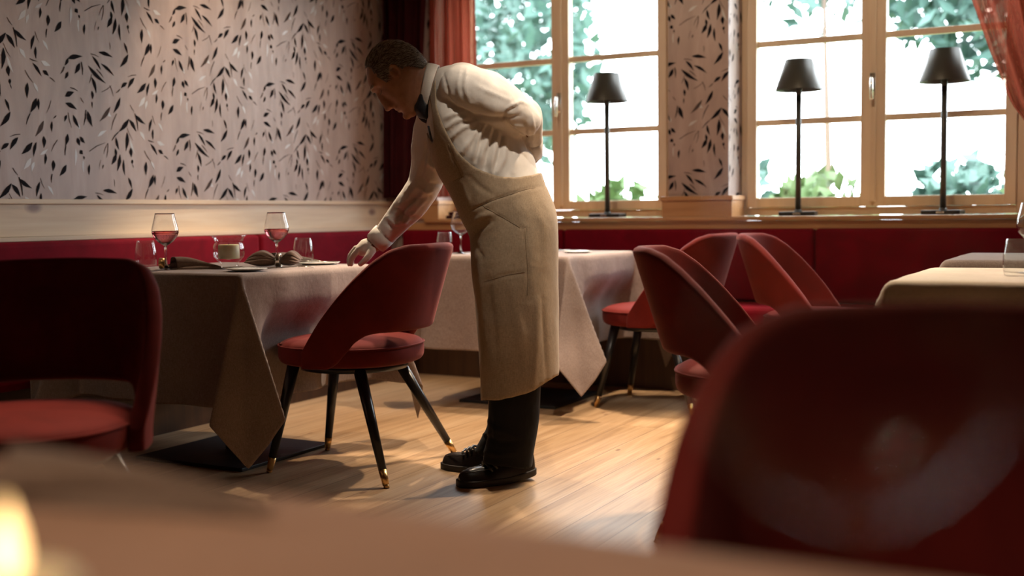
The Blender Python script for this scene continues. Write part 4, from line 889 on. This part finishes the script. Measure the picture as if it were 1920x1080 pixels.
# shoes
def shoe(toe, heel, lift):
    toe, heel = np.array(toe), np.array(heel); f = toe - heel; f[2] = 0; Ls = .285; f /= np.linalg.norm(f); sd = np.array([-f[1], f[0], 0]); up = np.array([0, 0, 1.0])
    mid = (toe + heel) / 2; o0 = mid - f * Ls / 2
    def Q(x, y, z): 
        k = max(0, 1 - x / (.42 * Ls)); return o0 + f * x + sd * y + up * (z + lift * k ** 1.4)
    st = [(0, .018, .070, .060), (.012, .030, .092, .05), (.04, .035, .100, .05), (.08, .034, .102, .05), (.12, .037, .096, .05), (.155, .042, .082, .05), (.19, .046, .066, .05), (.225, .046, .064, .05), (.255, .040, .058, .05), (.275, .028, .050, .05), (.285, .014, .036, .05)]
    b = MB(); rs = []
    for x, w_, h, _ in smooth_st(st, 3):
        rs.append([tuple(Q(x, w_ * math.copysign(abs(math.cos(a)) ** .75, math.cos(a)) * (1 if math.sin(a) < .2 else 1 - .35 * math.sin(a)), .020 + max(0, (h - .020) * math.sin(a)) + min(0, .006 * math.sin(a)))) for a in [2 * PI * i / 28 for i in range(28)]])
    b.rings(rs); s = wchild(b.build('shoe', leather_m)); subsurf(s, 1)
    b = MB(); lo, hi = [], []
    out = [(x, w_ + .004) for x, w_, h, _ in smooth_st(st, 3)]; ring_ = [(x - .002 if x < .01 else x + (.004 if x > .27 else 0), y) for x, y in out] + [(x - .002 if x < .01 else x + (.004 if x > .27 else 0), -y) for x, y in reversed(out)]
    rs = [[tuple(Q(x, y * k_, z)) for x, y in ring_] for z, k_ in ((.0, .96), (.003, 1.0), (.020, 1.0), (.023, .97))]
    b.rings(rs); so = b.build('sole', mat('shoe_sole', (.02, .015, .012), .6)); so.parent = s
    # apron seam of the toe and the crossed straps of the moccasin
    b = MB(); b.tube([Q(.17, .034, .064), Q(.20, .034, .058), Q(.235, .028, .054), Q(.262, .016, .050), Q(.268, 0, .051), Q(.262, -.016, .050), Q(.235, -.028, .054), Q(.20, -.034, .058), Q(.17, -.034, .064)], .0022, 8)
    for k_, (x, z) in enumerate(((.150, .088), (.168, .080), (.186, .072))): b.tube([Q(x - .012, .040, z - .022), Q(x, .022, z + .001), Q(x + .004, 0, z + .006), Q(x, -.022, z + .001), Q(x - .012, -.040, z - .022)], .0048, 8)
    st_ = b.build('strap', leather_m); st_.parent = s
def onfloor(x, y): a = px(x, y, 1.0) - EYE; t = -EYE[2] / a[2]; return EYE + a * t
shoe(onfloor(866, 912), onfloor(995, 898), .020)
shoe(onfloor(842, 877), onfloor(945, 890), .0)
# gloves
def glove(pt, fingers, thumb, palm, name='glove'):
    b = MB(); rs = []
    for (x, y, d, w_, t_, sk) in smooth_st(palm, 4):
        c_ = px(x, y, d); rs.append((c_, w_, t_))
    pts = [r[0] for r in rs]; out = []
    for k, (c_, w_, t_) in enumerate(rs):
        tg = pts[min(k + 1, len(pts) - 1)] - pts[max(k - 1, 0)]; tg /= np.linalg.norm(tg); u = AW - tg * np.dot(AW, tg); u /= np.linalg.norm(u); v_ = np.cross(tg, u)
        out.append([tuple(c_ + u * w_ * math.copysign(abs(math.cos(a)) ** .8, math.cos(a)) + v_ * t_ * math.sin(a)) for a in [2 * PI * i / 24 for i in range(24)]])
    b.rings(out)
    for f in fingers + [thumb]:
        s = smooth_st([(x, y, d, r) for x, y, d, r in f], 3); b.tube([px(*q_[:3]) for q_ in s], [q_[3] for q_ in s], 12)
        for q_ in (s[0], s[-1]): b.ball(tuple(px(*q_[:3])), q_[3], 12, 8)
    me = fuse(b, .0026, 3, 'glove'); crease(me, [], 9, 4, .0006, 60); return wchild(link(name, me, glove_m))
gl = glove(None, [[(672, 468, 4.350, .0125), (663, 479, 4.348, .0115), (659, 488, 4.350, .0105), (658, 495, 4.352, .0092)],
                  [(668, 466, 4.374, .0130), (659, 477, 4.374, .0118), (655, 487, 4.374, .0105), (655, 495, 4.376, .0092)],
                  [(667, 467, 4.398, .0122), (658, 478, 4.398, .0112), (655, 487, 4.398, .0098), (656, 494.5, 4.398, .0088)],
                  [(670, 470, 4.420, .0110), (661, 479, 4.420, .010), (658, 487, 4.420, .009), (660, 494, 4.420, .008)]],
           [(697, 470, 4.345, .0165), (690, 481, 4.332, .0135), (683, 489, 4.330, .0115), (676, 495, 4.334, .0098)],
           [(697, 462, 4.390, .036, .029, 0), (692, 463, 4.388, .040, .033, 0), (685, 465, 4.386, .043, .034, 0), (677, 468, 4.384, .045, .027, 0), (670, 470, 4.384, .043, .017, 0)])
glove(None, [[(984, 318, 4.17, .010), (974, 326, 4.17, .0095), (965, 328, 4.18, .008)], [(986, 316, 4.19, .0105), (975, 322, 4.20, .0095), (964, 322, 4.20, .008)], [(988, 312, 4.21, .010), (978, 316, 4.22, .009), (968, 315, 4.22, .008)], [(991, 308, 4.225, .009), (983, 309, 4.235, .008), (975, 307, 4.235, .007)]],
      [(995, 300, 4.16, .012), (985, 306, 4.15, .010), (977, 311, 4.155, .009)], [(1001, 297, 4.155, .025, .018, 0), (996, 304, 4.17, .034, .017, 0), (988, 313, 4.195, .036, .014, 0)])
